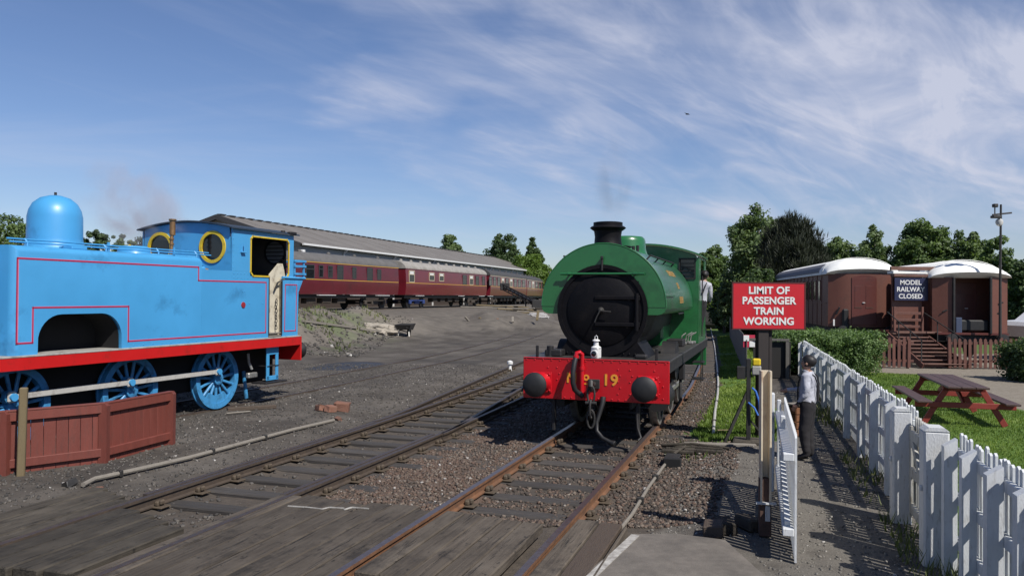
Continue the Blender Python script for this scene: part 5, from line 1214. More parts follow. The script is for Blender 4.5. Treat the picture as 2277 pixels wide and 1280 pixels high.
# ---------------------------------------------------------------- red sign
sg = D(1709, 680, 14.0)
rs = thing('red_sign', 'red sign reading LIMIT OF PASSENGER TRAIN WORKING on dark post', 'sign', (sg.x, 14.0, 0))
SZ = sg.z
MB().box((0, 0, SZ), (1.25, .03, .80), b=.004).build('board', SIGNRED, rs)
fr = MB()
for z in (-.405, .405): fr.box((0, .01, SZ + z), (1.29, .06, .022))
for x in (-.635, .635): fr.box((x, .01, SZ), (.022, .06, .80))
fr.build('frame', mat('dark_red_frame', (.1, .01, .012), .5), rs)
for tx, z, sz in (('LIMIT OF', .268, .178), ('PASSENGER', .088, .176), ('TRAIN', -.094, .178), ('WORKING', -.272, .178)):
    put('lettering', text_mesh(tx, sz, WHITE, 'lettering', .0055, space=1.03), rs, (0, -.019, SZ + z), rot=(math.pi / 2, 0, 0))
MB().box((-.08, .10, 1.0), (.19, .16, 3.0), b=.012).box((.06, .12, 1.0), (.06, .1, 2.6), b=.01).build('post', SIGNPOST, rs)
MB().box((0, .045, SZ + .2), (1.1, .03, .08)).box((0, .045, SZ - .2), (1.1, .03, .08)).build('batten', SIGNPOST, rs)

# ---------------------------------------------------------------- white picket fence along the path
def picket_mesh(w, h, t, m, tip=.05):
    return MB().ext([(-w / 2, 0), (w / 2, 0), (w / 2, h - tip), (0, h), (-w / 2, h - tip)], (0, 0, 0), (0, 1, 0), (0, 0, 1), (t, 0, 0)).mesh('picket', m, 0)
PK_W = picket_mesh(.070, 1.12, .02, WPAINT, .016)
FRZ = -R_(FNDEG)
def fpos(y): return Vector((fence_x(y), y, 0))
def white_fence(label, y0, y1, posts, toph):
    a = fpos(y0); L = (fpos(y1) - a).length
    t = thing('white_picket_fence', label, 'fence', (a.x, a.y, -.08), FRZ, 'white picket fence along the path')
    n = int(L / .108)
    for k in range(n):
        s = (k + .5) * .108; hh = (toph[0] + (toph[1] - toph[0]) * s / L + .08) / 1.12
        put('picket', PK_W, t, (.045, s + random.uniform(-.006, .006), .0), rot=(random.uniform(-.018, .018), random.uniform(-.008, .008), 0), scale=(1, random.uniform(.9, 1.08), hh * random.uniform(.98, 1.015)))
    for z in (.22, .62, 1.03):
        h0 = toph[0] + .08 - 1.2 + z; h1 = toph[1] + .08 - 1.2 + z
        MB().beam((.02, 0, h0), (.02, L, h1), .045, .095, .006).build('fence_rail', WPAINT, t)
    for yp in posts:
        s = (fpos(yp) - a).dot(FND); hh = toph[0] + (toph[1] - toph[0]) * s / L + .02
        pm = MB().ext([(-.115, 0), (-.004, 0), (-.004, hh + .03), (-.115, hh - .04)], (0, s - .05, 0), (1, 0, 0), (0, 0, 1), (0, .1, 0))
        pm.build('post', WPAINT, t, 0)
    return t
white_fence('long stretch of white picket fence beyond the garden gate', 9.05, 25.9, [10.1, 11.3, 12.5, 14.2, 16.2, 18.0, 19.8, 21.6, 23.4, 25.4], (1.16, 1.05))
white_fence('short near stretch of white picket fence this side of the garden gate', 4.4, 7.4, [5.3, 5.95, 6.62, 7.2], (1.22, 1.18))
# garden gate between two thick posts
def gpost(name, label, x, y, h, w):
    t = thing(name, label, 'gate post', (x, y, -.12), FRZ)
    MB().box((0, 0, h / 2), (w, w, h), b=.018).build('post', WPAINT_O, t)
    MB().ext([(-w / 2, 0), (w / 2, 0), (w * .3, .035), (-w * .3, .035)], (0, -w / 2, h), (1, 0, 0), (0, 0, 1), (0, w, 0)).build('cap', WPAINT_O, t)
    MB().box((-w / 2 - .01, -.03, h * .58), (.03, .06, .05), b=.01).build('latch', WPAINT_O, t)
    return t
gpost('gate_post', 'flaking white gate post at the far side of the garden gate', 4.36, 8.92, 1.28, .2)
gpost('gate_post', 'thick flaking white gate post at the near side of the garden gate', 3.98, 7.5, 1.30, .22)
gg = thing('garden_gate', 'mossy white garden gate with pointed pickets and diagonal brace', 'gate', (4.06, 7.66, -.08), -math.atan2(4.42 - 4.06, 8.8 - 7.66))
PK_G = MB().ext([(-.035, .08), (.035, .08), (.035, 1.14), (.022, 1.19), (0, 1.21), (-.022, 1.19), (-.035, 1.14)], (0, 0, 0), (0, 1, 0), (0, 0, 1), (.022, 0, 0)).mesh('picket', GATE_W, 0)
for k in range(11): put('picket', PK_G, gg, (.03, .06 + k * .108, random.uniform(-.012, .012)))
for z in (.2, .60, 1.0): MB().box((0, .6, z), (.045, 1.16, .11), b=.008).build('rail', GATE_W, gg)
MB().beam((-.002, 1.1, .95), (-.002, .1, .25), .04, .09, .006).build('brace', GATE_W, gg)
for s in (.04, 1.16): MB().box((0, s, .6), (.05, .08, 1.0), b=.008).build('stile', GATE_W, gg)
MB().lathe([(.05, 0), (.05, .1)], (-.06, 1.2, .98), (0, 1, 0), 12).build('hinge', DARKIRON, gg)

# ---------------------------------------------------------------- open crossing gate, seen nearly end on
GA, GB = Vector((2.60, 7.45, 0)), Vector((3.47, 10.3, 0)); gd = (GB - GA).normalized(); gl = (GB - GA).length
og = thing('crossing_gate', 'white picket crossing gate standing open along the path', 'gate', (GA.x, GA.y, -.06), -math.atan2(gd.x, gd.y))
PK_O = picket_mesh(.06, 1.2, .02, WPAINT, .04)
for k in range(int(gl / .098)): put('picket', PK_O, og, (.05, .05 + k * .098, 0))
for z in (.28, .98): MB().box((-.005, gl / 2, z), (.10, gl, .07), b=.006).build('rail', WPAINT, og)
MB().beam((-.01, .1, .32), (-.01, gl - .1, .95), .05, .08).build('brace', WPAINT, og)
for s in (gl / 2, gl - .05): MB().box((-.01, s, .62), (.05, .06, 1.08), b=.008).build('stile', WPAINT, og)
wp = thing('gate_slam_post', 'low white post at the far end of the open crossing gate', 'gate post', (3.34, 10.32, -.1), -R_(17))
MB().box((0, 0, .64), (.13, .13, 1.28), b=.01).build('post', WPAINT, wp)
MB().box((-.02, -.12, .95), (.12, .1, .06), b=.008).build('bracket', WPAINT, wp)
cp = G(1705, 1190, -.06)
cpt = thing('channel_post', 'tall cream channel post with rust stains in front of the path', 'post', (cp.x - .02, cp.y, -.06), -R_(8))
MB().box((-.045, .0, 1.02), (.018, .13, 1.38), b=.003).box((.045, 0.0, 1.02), (.022, .11, 1.38), b=.003).box((-.0, .05, 1.02), (.088, .018, 1.38), b=.002).build('channel', CREAMPOST, cpt)
MB().box((0, .01, .30), (.12, .09, .60), b=.006).build('base', RUSTPLATE, cpt)
MB().box((0, -.06, .35), (.20, .04, .02)).box((.02, -.045, .24), (.05, .012, .16), b=.004).build('bracket', WPAINT_O, cpt)
for k, (u, v, s, m, tx) in enumerate(((1588, 1185, .17, PLANK_B, 'leftmost'), (1612, 1178, .16, PLANK_D, 'second'), (1664, 1172, .15, PLANK, 'rightmost'))):
    p = G(u, v, -.06); o = MB().box((0, 0, .06), (s * 1.2, .3, .13), b=.015).build('timber_block', m)
    o.location = (p.x, p.y, -.07); o.rotation_euler = (0, .1 * (k - 1), -.3 + .3 * k)
    tag(o, tx + ' of the timber blocks lying in the gate\'s shadow', 'block', 'timber blocks by the cream post')

# ---------------------------------------------------------------- lever stand, rodding, bits beside the track
ls = G(1664, 985, -.08)
lv = thing('lever_stand', 'black lever stand with strut and yellow top beside the track', 'lever stand', (ls.x, ls.y, -.08), -R_(18))
MB().box((0, 0, .72), (.075, .075, 1.45), b=.008).build('post', DARKIRON, lv)
MB().beam((-.38, -.12, .02), (-.02, 0, .88), .05, .05, .006).beam((.35, .1, .02), (.02, 0, .4), .03, .03).build('strut', DARKIRON, lv)
MB().box((.13, 0, 1.25), (.15, .14, .15), b=.015).build('lamp_body', mat('pale_grey_box', (.4, .39, .36), .6), lv)
MB().box((.13, 0, 1.39), (.135, .13, .12), b=.02).build('lamp_top', YPAINT, lv)
MB().box((-.12, .0, 1.2), (.15, .05, .22), b=.01).build('counterweight', DARKIRON, lv)
MB().tube([(.06, -.04, .95), (.12, -.08, .9), (.17, -.1, .75), (.19, -.1, .55)], .018, 8).tube([(.0, -.05, .7), (.1, -.1, .62), (.16, -.12, .5)], .016, 8).build('cable', BLUEPIPE, lv)
MB().box((0, .05, .03), (.5, .5, .06), b=.01).build('base', PLANK_D, lv)
def rod(label, pix, zoff, r, m, clips, name='point_rodding'):
    pts = []
    for u, v in pix:
        p = G(u, v, -.1); z = gz(p.x, p.y) + zoff; p = G(u, v, z); pts.append(Vector((p.x, p.y, z)))
    t = thing(name, label, 'rodding', (0, 0, 0))
    fine = []
    for a, b in zip(pts, pts[1:]):
        for k in range(6): fine.append(a.lerp(b, k / 6))
    fine.append(pts[-1]); mb = MB().tube(fine, r, 8); mb.build('rod', m, t)
    for k in clips:
        a, b = pts[k], pts[k + 1]; p = a.lerp(b, .5); MB().box(p, (.09, .05, .09), Matrix.Rotation(-math.atan2((b - a).x, (b - a).y), 3, 'Z'), .008).build('rod_clip', DARKIRON, t)
    return t
rod('long grey rod with clips lying left of the dark turnout', [(185, 1077), (210, 1064), (320, 1040), (420, 1017), (520, 990), (650, 955), (742, 934)], .03, .032, DRIFT, [1, 3, 4])
rod('short grey rod running beside the right rail onto the crossing', [(1322, 1250), (1375, 1180), (1405, 1143), (1440, 1085), (1472, 1040), (1500, 1005)], .05, .022, DRIFT, [2, 3])
rod('pale rod running away along the grass verge', [(1586, 962), (1590, 915), (1596, 875), (1597, 850), (1595, 815), (1590, 775), (1585, 750), (1580, 728), (1577, 712)], .05, .03, RODW, [0, 1, 2, 3, 4, 5])
cc = G(1495, 1022, -.1)
cr2 = thing('rodding_crank', 'flat iron crank box among timbers beside the right rail', 'crank', (cc.x, cc.y, -.12), -R_(18))
MB().box((0, 0, .07), (.22, .42, .03), b=.006).build('cover_plate', DARKIRON, cr2)
MB().box((.02, .55, .05), (.5, .1, .05), b=.01).box((.25, .8, .04), (.9, .08, .05), b=.01).box((.2, 1.05, .04), (1.0, .09, .05), b=.01).tube([(-.3, .95, .07), (.2, 1.1, .09), (.8, 1.05, .06)], .025, 6).tube([(.0, .2, .08), (.12, .8, .1)], .02, 6).build('linkage', PLANK_D, cr2)
MB().box((.03, -.25, .02), (.26, .12, .16), b=.01).build('box_end', SOOT_SHADE, cr2)
for k, (u, v, l, a, m, lab) in enumerate(((1545, 990, 1.1, 80, PLANK_D, 'dark timber lying across the end of the verge'), (1600, 985, 1.2, 95, DRIFT, 'pale timber strip lying by the lever stand'), (1610, 950, .28, 80, TIMBER, 'small pale stick lying on the verge grass'), (560, 912, 1.0, 60, PLANK_B, 'brown timber baulk in front of the blue rear wheel'), (530, 922, .5, 50, DRIFT, 'short pale board end by the blue rear wheel'))):
    p = G(u, v, -.05); o = MB().box((0, 0, .04), (.12 if l > .5 else .05, l, .08 if l > .5 else .03), b=.012).build('timber_baulk', m)
    o.location = (p.x, p.y, gz(p.x, p.y) + .0); o.rotation_euler = (0, 0, -R_(a)); tag(o, lab, 'timber')
for k, (u, v, s, m, lab) in enumerate(((762, 912, .22, STONE_R, 'largest red brick lump at the end of the long rod'), (735, 916, .16, STONE_R, 'middle brown lump of brick rubble by the long rod'), (712, 915, .15, STONE_R, 'leftmost lump of brick rubble by the long rod'), (214, 1086, .11, STONE_R, 'broken brick at the near end of the long rod'), (155, 1078, .10, DARKIRON, 'dark iron lump beside the broken brick'), (752, 928, .09, STONE_R, 'flat brick chip under the largest brick lump'))):
    p = G(u, v, -.06); mb = MB().box((0, 0, 0), (s * 1.5, s, s * .9), b=s * .12)
    mb.v = [(x * (1 + random.uniform(-.18, .18)), y * (1 + random.uniform(-.18, .18)), z * (1 + random.uniform(-.15, .15))) for x, y, z in mb.v]
    o = mb.build('brick_lump', m, None, 0); o.location = (p.x, p.y, gz(p.x, p.y) + s * .36); o.rotation_euler = (.1 * k, .12, k * 1.1); tag(o, lab, 'rubble')
pm = G(1134, 822, -.1); o = MB().lathe([(.07, 0), (.06, .04), (.045, .2), (.1, .22), (.1, .3), (.03, .34)], (0, 0, 0), (0, 0, 1), 14).build('point_indicator', WHITE)
o.location = (pm.x, pm.y, -.12); tag(o, 'small white marker knob between the rails left of the buffer', 'marker')

# ---------------------------------------------------------------- red oxide board fence and timber post at the left
fp = [G(-330, 1100, -.06), G(8, 1060, -.06), G(230, 1030, -.06), G(378, 990, -.06)]
rf = thing('board_fence', 'low red oxide board fence in front of the blue engine', 'fence', (0, 0, 0))
for a, b in zip(fp, fp[1:]):
    d = (b - a); L = d.length; d.normalize(); n = max(3, int(L / .15)); q = Vector((d.y, -d.x, 0)) 
    rz = -math.atan2(d.x, d.y); bw = L / n
    me = MB().box((0, 0, .40), (.018, bw - .006, .76), b=.003).mesh('board', OXIDE, 0)
    for k in range(n): c = a + d * (k + .5) * bw; put('board', me, rf, (c.x, c.y, -.08 + random.uniform(-.008, .008)), rz)
    for z, h in ((.80, .13), (.17, .12)):
        MB().beam(a + q * .035 + Vector((0, 0, z)), b + q * .035 + Vector((0, 0, z)), .05, h, .008).build('fence_rail', OXIDE, rf)
    MB().beam(a + q * .02 + Vector((0, 0, .875)), b + q * .02 + Vector((0, 0, .875)), .09, .025, .005).build('capping', OXIDE, rf)
for p in fp:
    MB().ext([(-.06, 0), (.06, 0), (.06, .90), (.03, .94), (-.03, .94), (-.06, .90)], (p.x + .02, p.y - .08, -.12), (1, 0, 0), (0, 0, 1), (0, .1, 0)).build('post', OXIDE, rf)
tp = G(46, 1066, -.08); o = MB().box((0, 0, .6), (.095, .095, 1.28), b=.012).build('timber_post', TIMBER); o.location = (tp.x, tp.y, -.1); o.rotation_euler = (0, R_(1.0), .4)
tag(o, 'bare square timber post in front of the red board fence', 'post')

# ---------------------------------------------------------------- picnic table
ptc = Vector((9.2, 16.7, 0))
pt = thing('picnic_table', 'dark topped picnic table with red brown frame on the lawn', 'picnic table', (ptc.x, ptc.y, -.06), R_(-16))
pa, pb = Vector((0, -1, 0)), Vector((1, 0, 0))
LT = 2.8
for k in (-1, 0, 1): MB().box((k * .245, 0, .755), (.235, LT, .04), b=.006).build('table_board', PICNIC_T, pt)
for k in (-1, 1): MB().box((k * .76, 0, .46), (.26, LT, .04), b=.006).build('seat_board', PICNIC_T, pt)
for s in (-1.05, 1.05):
    MB().box((0, s, .70), (.76, .045, .10), b=.006).build('top_bearer', PICNIC_R, pt)
    MB().box((0, s - .05, .385), (1.78, .045, .11), b=.006).build('seat_bearer', PICNIC_R, pt)
    for k in (-1, 1): MB().beam((k * .30, s, .72), (k * .72, s, .0), .11, .045, .005, up=(0, 1, 0)).build('leg', PICNIC_R, pt)
MB().beam((0, -1.03, .42), (0, -.35, .70), .045, .09).beam((0, 1.03, .42), (0, .35, .70), .045, .09).build('brace', PICNIC_R, pt)

# ---------------------------------------------------------------- grey board fence, notices, far clutter at the end of the verge
gf0, gf1 = G(1660, 838, -.05), G(1622, 745, -.05)
gfd = (gf1 - gf0); gfl = gfd.length; gfd.normalize(); rz = -math.atan2(gfd.x, gfd.y)
gf = thing('grey_board_fence', 'weathered grey board fence beside the grass verge', 'fence', (gf0.x, gf0.y, -.1), rz)
me = MB().box((0, 0, .62), (.02, .17, 1.24), b=.003).mesh('board', GREYWOOD, 0)
for k in range(min(150, int(gfl / .18))): put('board', me, gf, (0, k * .18, random.uniform(-.03, .03)))
for z in (.3, .95): MB().box((.04, gfl / 2, z), (.05, gfl, .09)).build('fence_rail', GREYWOOD, gf)
MB().box((.6, .02, 1.22), (1.3, .06, .07)).box((.45, .05, .6), (.1, .1, 1.25)).box((1.2, .05, .6), (.1, .1, 1.25)).build('end_frame', GREYWOOD, gf)
MB().box((.75, .12, .6), (1.1, .04, 1.1)).build('end_panel', mat('dark_boarding', (.02, .018, .017), .8), gf)
nb = D(1666, 758, 24.6)
no = thing('notice_board', 'red and white chequered notice below the red sign', 'notice', (nb.x, nb.y, nb.z))
MB().box((0, .02, 0), (.36, .02, .38)).build('board', mat('notice_red', (.5, .02, .06), .5), no)
for x, z in ((-.09, .09), (.09, -.09)): MB().box((x, 0, z), (.17, .012, .18)).build('paper', WHITE, no)

# ---------------------------------------------------------------- yard objects in the distance
wb_p = GT(902, 748); wz = wb_p.z
wb = thing('wheelbarrow', 'dark wheelbarrow standing by the pale rubble heap', 'wheelbarrow', (wb_p.x, wb_p.y, wz), R_(172))
MB().add([(-.28, -.42, .32), (.28, -.42, .32), (.34, .5, .36), (-.34, .5, .36), (-.38, -.62, .66), (.38, -.62, .66), (.44, .62, .62), (-.44, .62, .62)], [(0, 1, 2, 3), (0, 1, 5, 4), (1, 2, 6, 5), (2, 3, 7, 6), (3, 0, 4, 7)]).build('tray', DARKIRON, wb, 0)
MB().lathe([(.19, -.05), (.2, 0), (.19, .05)], (0, -.62, .2), (1, 0, 0), 18).build('wheel', RUBBER, wb)
for sx in (-1, 1): MB().tube([(sx * .1, -.62, .2), (sx * .27, 0, .32), (sx * .3, .9, .5)], .025, 8).build('handle', DARKIRON, wb); MB().tube([(sx * .25, .3, .34), (sx * .3, .42, 0)], .022, 8).build('leg', STEEL, wb)
def lump(name, label, c, sz, m, seed, cat):
    bm = bmesh.new(); bmesh.ops.create_icosphere(bm, subdivisions=4, radius=1)
    for v in bm.verts:
        n = mnoise.fractal(v.co * 1.7 + Vector((seed, 0, 0)), 1, 2, 5); v.co = Vector((v.co.x * sz[0], v.co.y * sz[1], v.co.z * sz[2])) * (1 + .28 * n)
    me = bpy.data.meshes.new(name); bm.to_mesh(me); bm.free(); me.materials.append(m)
    return tag(put(name, me, None, c), label, cat)
lp_ = GT(838, 736); lump('rubble_heap', 'pale heap of rubble and mortar left of the wheelbarrow', (lp_.x, lp_.y, gz(lp_.x, lp_.y)), (.95, .7, .42), PALESTONE, 2.0, 'rubble')
o = MB()
for u0, v0, u1, v1 in ((672, 718, 792, 734), (800, 736, 895, 747)):
    a = GT(u0, v0); b = GT(u1, v1); o.beam(a + Vector((0, 0, .1)), b + Vector((0, 0, .1)), .1, .1)
    tag(o.build('edging_timber', DRIFT), 'pale edging timber along the foot of the spoil heap, ' + ('left piece' if u0 == 672 else 'piece ending at the wheelbarrow'), 'timber'); o = MB()
# coal elevator and timber pile in front of the far coaches
e0 = D(1116, 637, 76); e1 = D(1203, 680, 73)
ce = thing('coal_elevator', 'dark iron lattice coal elevator leaning in front of the far coaches', 'conveyor', (0, 0, 0))
for off in (-.35, .35):
    MB().beam(e0 + Vector((0, off, .25)), e1 + Vector((0, off, .25)), .08, .1).beam(e0 + Vector((0, off, -.25)), e1 + Vector((0, off, -.25)), .08, .1).build('side_rail', DARKIRON, ce)
lat = MB()
for k in range(10):
    a = e0.lerp(e1, k / 10); b = e0.lerp(e1, (k + 1) / 10); lat.beam(a + Vector((0, -.35, .25)), b + Vector((0, -.35, -.25)), .05, .05)
lat.build('lattice', DARKIRON, ce)
MB().beam(e0 + Vector((0, 0, .05)), e1 + Vector((0, 0, .05)), .55, .12).beam(e0.lerp(e1, .62), e0.lerp(e1, .62) + Vector((0, 0, -2.6)), .12, .12).build('belt', RUBBER, ce)
MB().box(e0 + Vector((.3, 0, 0)), (.9, .9, .7), b=.05).build('head_box', DARKIRON, ce)
MB().box(e1 + Vector((-.2, 0, .1)), (1.3, 1.0, .9), b=.05).build('tail_box', DARKIRON, ce)
pile = [(1100, 662, 6, 85), (1118, 668, 5, 70), (1130, 676, 3, 100), (1150, 670, 4, 60), (1160, 676, 2.4, 110), (1172, 680, 2, 95), (1145, 680, 2.2, 40), (1180, 672, 3, 80), (1110, 680, 1.6, 120), (1165, 666, 4, 92), (1190, 676, 3, 75)]
pile.sort()
ORD = 'first second third fourth fifth sixth seventh eighth ninth tenth eleventh'.split()
for k, (u, v, l, a) in enumerate(pile):
    p = D(u, v, 70 + .4 * (k % 4)); p.z = gz(p.x, p.y) + .08 + .09 * (k % 4) + .05 * k * 0; m = (DRIFT, PLANK_D, TIMBER)[k % 3]
    o = MB().box((0, 0, 0), (.16, l, .12), b=.02).build('scrap_timber', m); o.location = p; o.rotation_euler = (random.uniform(-.08, .08), 0, -R_(a))
    tag(o, ORD[k] + ' old timber from the left in the pile under the coal elevator', 'timber', 'timber pile under the coal elevator')
ts = D(1195, 682, 69); lump('grey_sheet', 'pale grey sheeted heap at the foot of the coal elevator', (ts.x, ts.y, gz(ts.x, ts.y)), (1.0, .8, .35), TARP, 5, 'heap')
for k, (u, v, du, dv, m, lab) in enumerate(((1034, 704, 12, 13, DRIFT, 'pale plank stuck in the bank right of the yard'), (1066, 706, 8, 7, TIMBER, 'short plank stub lying on the bank'), (1194, 712, 3, -22, TIMBER, 'thin pale stake standing on the bank'), (1106, 722, 0, -14, RUST, 'rusty stake standing on the bank'), (1140, 716, 0, -12, DRIFT, 'small upright stake left of the thin pale stake'))):
    Y = 54; a = D(u, v, Y); b = D(u + du, v + dv, Y + .3); o = MB().beam(a, b, .16, .1, .01).build('scrap_plank', m); tag(o, lab, 'plank')
# things at the far end of the verge behind the driver
ff = D(1592, 690, 74); fe = thing('white_railing', 'pale railing far beyond the end of the verge', 'railing', (ff.x, ff.y, ff.z - 1.2))
for z in (1.1, 2.3): MB().box((0, 0, z), (4.2, .08, .12)).build('rail', CREAM, fe)
PR2 = MB().box((0, 0, 1.5), (.1, .06, 2.0)).mesh('bar', CREAM, 0)
for k in range(14): put('bar', PR2, fe, (-2 + k * .3, 0, 0))
for x in (-1.0, .7): MB().box((x, -.1, 1.6), (.14, .14, 3.2)).build('post', BLACK2, fe)
o = MB().box((0, 0, .5), (3.2, 1.0, 1.0), b=.15).build('skip', CARBLUE); q = D(1585, 690, 70); o.location = (q.x, q.y, q.z - .5); tag(o, 'pale blue box in front of the far railing', 'box')
sb = D(1598, 702, 66); lump('tree_shade_bank', 'dark bank standing in for the shade under the far trees', (sb.x, sb.y, .2), (4.5, 2.0, 1.5), mat('tree_shade_dark', (.02, .019, .017), .95, .3, 3), 9, 'bank')  # dark mound added as the shade below the far trees
cpn = D(2290, 722, 33); car = thing('parked_car', 'white car partly hidden behind the open ended coach', 'car', (cpn.x + .9, cpn.y, -.05), R_(100))
MB().ext([(-2.0, .35), (2.0, .35), (2.05, .8), (1.9, .95), (1.0, 1.0), (.4, 1.42), (-1.1, 1.42), (-1.8, 1.0), (-2.05, .85)], (-.82, 0, .6), (0, 1, 0), (0, 0, 1), (1.64, 0, 0)).build('body', CARPAINT, car)
MB().ext([(.95, 1.02), (.4, 1.38), (-1.05, 1.38), (-1.65, 1.02)], (-.825, 0, .6), (0, 1, 0), (0, 0, 1), (1.65, 0, 0)).build('window', GLASS, car)
for sx in (-.75, .75):
    for s in (-1.25, 1.25): MB().lathe([(.31, -.09), (.31, .09)], (sx, s, .9), (1, 0, 0), 18).build('wheel', RUBBER, car)

# ---------------------------------------------------------------- trees and hedges
def leaves(centers, spread, per, lw, ll, up=.3, droop=0, spike=False):
    C = np.repeat(centers, per, 0); n = len(C)
    S = np.repeat(spread, per)[:, None]
    d = rng.normal(size=(n, 3)); d /= np.linalg.norm(d, axis=1)[:, None] + 1e-9
    P = C + d * S * (rng.random((n, 1)) ** .45) * np.array([1, 1, .75])
    if droop: P[:, 2] -= droop * rng.random(n) ** 2 * S[:, 0]
    nrm = d * .7 + rng.normal(size=(n, 3)) * .55 + np.array([0, 0, up]); nrm /= np.linalg.norm(nrm, axis=1)[:, None]
    t = np.cross(nrm, rng.normal(size=(n, 3))); t /= np.linalg.norm(t, axis=1)[:, None] + 1e-9
    b = np.cross(nrm, t); s = (.6 + .8 * rng.random((n, 1)))
    A = t * ll * s * .5; B = b * lw * s * .5
    V = np.stack([P - A, P + B * 1.0, P + A, P - B * 1.0], 1)
    if spike:
        t = d * .55 + np.array([0, 0, .85]) + rng.normal(size=(n, 3)) * .25; t /= np.linalg.norm(t, axis=1)[:, None]
        b = np.cross(t, rng.normal(size=(n, 3))); b /= np.linalg.norm(b, axis=1)[:, None] + 1e-9
        A = t * ll * s * .5; B = b * lw * s * .5; V = np.stack([P - A, P + B, P + A, P - B], 1)
    clump = np.repeat(rng.random(len(centers)), per)
    r = np.clip(.5 * clump + .5 * rng.random(n), 0, 1)
    return V.reshape(-1, 3), np.arange(n * 4).reshape(-1, 4), np.repeat(r, 4)
def tree(label, base, h, rad, leaf, bark, n=150, per=125, size=.3, shape='round', z0=.25, seed=0, name='broadleaf_tree', tilt=0, spr=.235):
    global rng
    rs = np.random.default_rng(seed + 100); save = rng; rng = rs
    t = thing(name, label, 'tree', base); cs = []; sp = []
    k = 0; n = int(n * 1.2); size *= .74
    while len(cs) < n and k < n * 60:
        k += 1; q = rs.uniform(-1, 1, 3); rr = np.linalg.norm(q)
        if rr > 1: continue
        zz = (q[2] + 1) / 2
        if shape == 'cone': lim = (1 - zz) ** .7 * 1.02 + .05
        elif shape == 'birch': lim = min(1, 1.25 * math.sin(math.pi * min(1, .12 + .86 * zz)) ** .8)
        elif shape == 'column': lim = .95 * math.sin(math.pi * (.1 + .85 * zz)) ** .4
        else: lim = math.sqrt(max(0, 1 - (2 * zz - 1) ** 2)) if shape == 'ball' else min(1, 1.15 * math.sin(math.pi * (.14 + .80 * zz)) ** .7)
        hr = math.hypot(q[0], q[1]); ang = math.atan2(q[1], q[0])
        lim *= .72 + .42 * mnoise.noise(Vector((math.cos(ang) * 1.3 + seed, math.sin(ang) * 1.3, zz * 3.1))) + .14
        if hr > lim: continue
        if hr < lim * .45 and rs.random() < .6: continue
        cs.append((q[0] * rad + tilt * zz * h, q[1] * rad, h * (z0 + (1 - z0) * zz))); sp.append(rad * spr * (1.45 - .7 * zz) * rs.uniform(.45, 1.5) + .08)
    cs = np.array(cs); pine = name == 'pine_tree'; V, F, r = leaves(cs, np.array(sp), per, size * (.2 if pine else .55), size * (1.9 if pine else 1), .3, .8 if shape == 'birch' else 0, pine)
    put('crown', npmesh('crown', V, F, leaf, r), t)
    mb = MB(); tr = max(.06, h * .022); pts = [(tilt * z * z / h, math.sin(z + seed) * .06, z) for z in np.linspace(-.2, h * .82, 7)]
    mb.tube(pts, [tr * (1.15 - .9 * i / 6) for i in range(7)], 8)
    for i in rs.choice(len(cs), min(len(cs), 26), False):
        c = Vector(cs[i]); zb = max(h * z0 * .6, c.z - math.hypot(c.x, c.y) * .9); st = Vector((tilt * zb * zb / h, 0, zb)); mid = st.lerp(c, .5) + Vector((0, 0, .1 * rad))
        mb.tube([st, mid, c], [tr * .4, tr * .22, tr * .06], 5)
    mb.build('trunk', bark, t); rng = save
    return t
def at_tree(u, v_top, Y, zb=0.0):
    p = D(u, v_top, Y); return Vector((p.x, Y, zb)), p.z - zb
def T(label, u, vt, Y, wpx, leaf, bark=BARK, zb=0.0, **k):
    b, h = at_tree(u, vt, Y, zb); return tree(label, b, h, wpx / 2 * Y / FOC, leaf, bark, **k)
# left, beyond the blue engine and the shed
T('green tree behind the dome of the blue engine at the far left', 15, 484, 95, 150, LEAF_MID, seed=1, z0=.1, n=130, size=.5)
T('low dark tree right of the blue engine\'s dome', 212, 508, 120, 70, LEAF_DARK, seed=2, z0=.1, n=90, size=.5)
T('small green tree above the blue engine\'s boiler', 272, 514, 125, 70, LEAF_MID, seed=3, z0=.1, n=90, size=.5)
T('low tree half hidden in smoke by the blue cab', 330, 516, 130, 80, LEAF_DARK, seed=31, z0=.1, n=90, size=.5)
T('wind bent pale green poplar standing behind the shed roof', 998, 516, 120, 62, LEAF_BIRCH, seed=4, z0=.15, n=110, size=.5, tilt=.06, shape='round')
T('dark green round tree behind the far coaches', 1122, 519, 130, 84, LEAF_DARK, seed=5, z0=.15, n=170, size=.5)
T('dark pointed tree left of the green engine\'s tank', 1188, 526, 130, 74, LEAF_DARK, seed=6, z0=.15, n=150, size=.5, shape='cone', spr=.2)
T('bright yellow green bush beside the green engine\'s tank', 1172, 568, 122, 108, LEAF_LIME, seed=7, z0=.02, n=170, size=.45, name='leafy_bush')
# right, behind the red sign and the wooden coaches
T('leafy tree behind the green engine\'s cab', 1580, 541, 72, 82, LEAF_MID, seed=8, z0=.05, n=140, size=.36)
T('yellow green shrub beside the engine driver', 1588, 622, 66, 70, LEAF_LIME, seed=9, z0=.0, n=90, size=.3, name='leafy_bush')
T('dark shrub under the trees left of the red sign', 1622, 628, 58, 80, LEAF_DARK, seed=19, z0=.0, n=100, size=.3, name='leafy_bush')
T('white flowering shrub at the left edge of the red sign', 1612, 600, 56, 34, LEAF_BIRCH, seed=33, z0=.1, n=50, size=.25, name='leafy_bush')
T('tall loose birch behind the red sign', 1688, 458, 56, 150, LEAF_BIRCH, BARK_B, seed=10, z0=.12, n=260, size=.3, shape='birch', name='birch_tree')
T('dark rounded pine right of the tall birch', 1764, 482, 50, 160, LEAF_PINE, seed=11, z0=.05, n=330, per=130, size=.3, shape='ball', name='pine_tree')
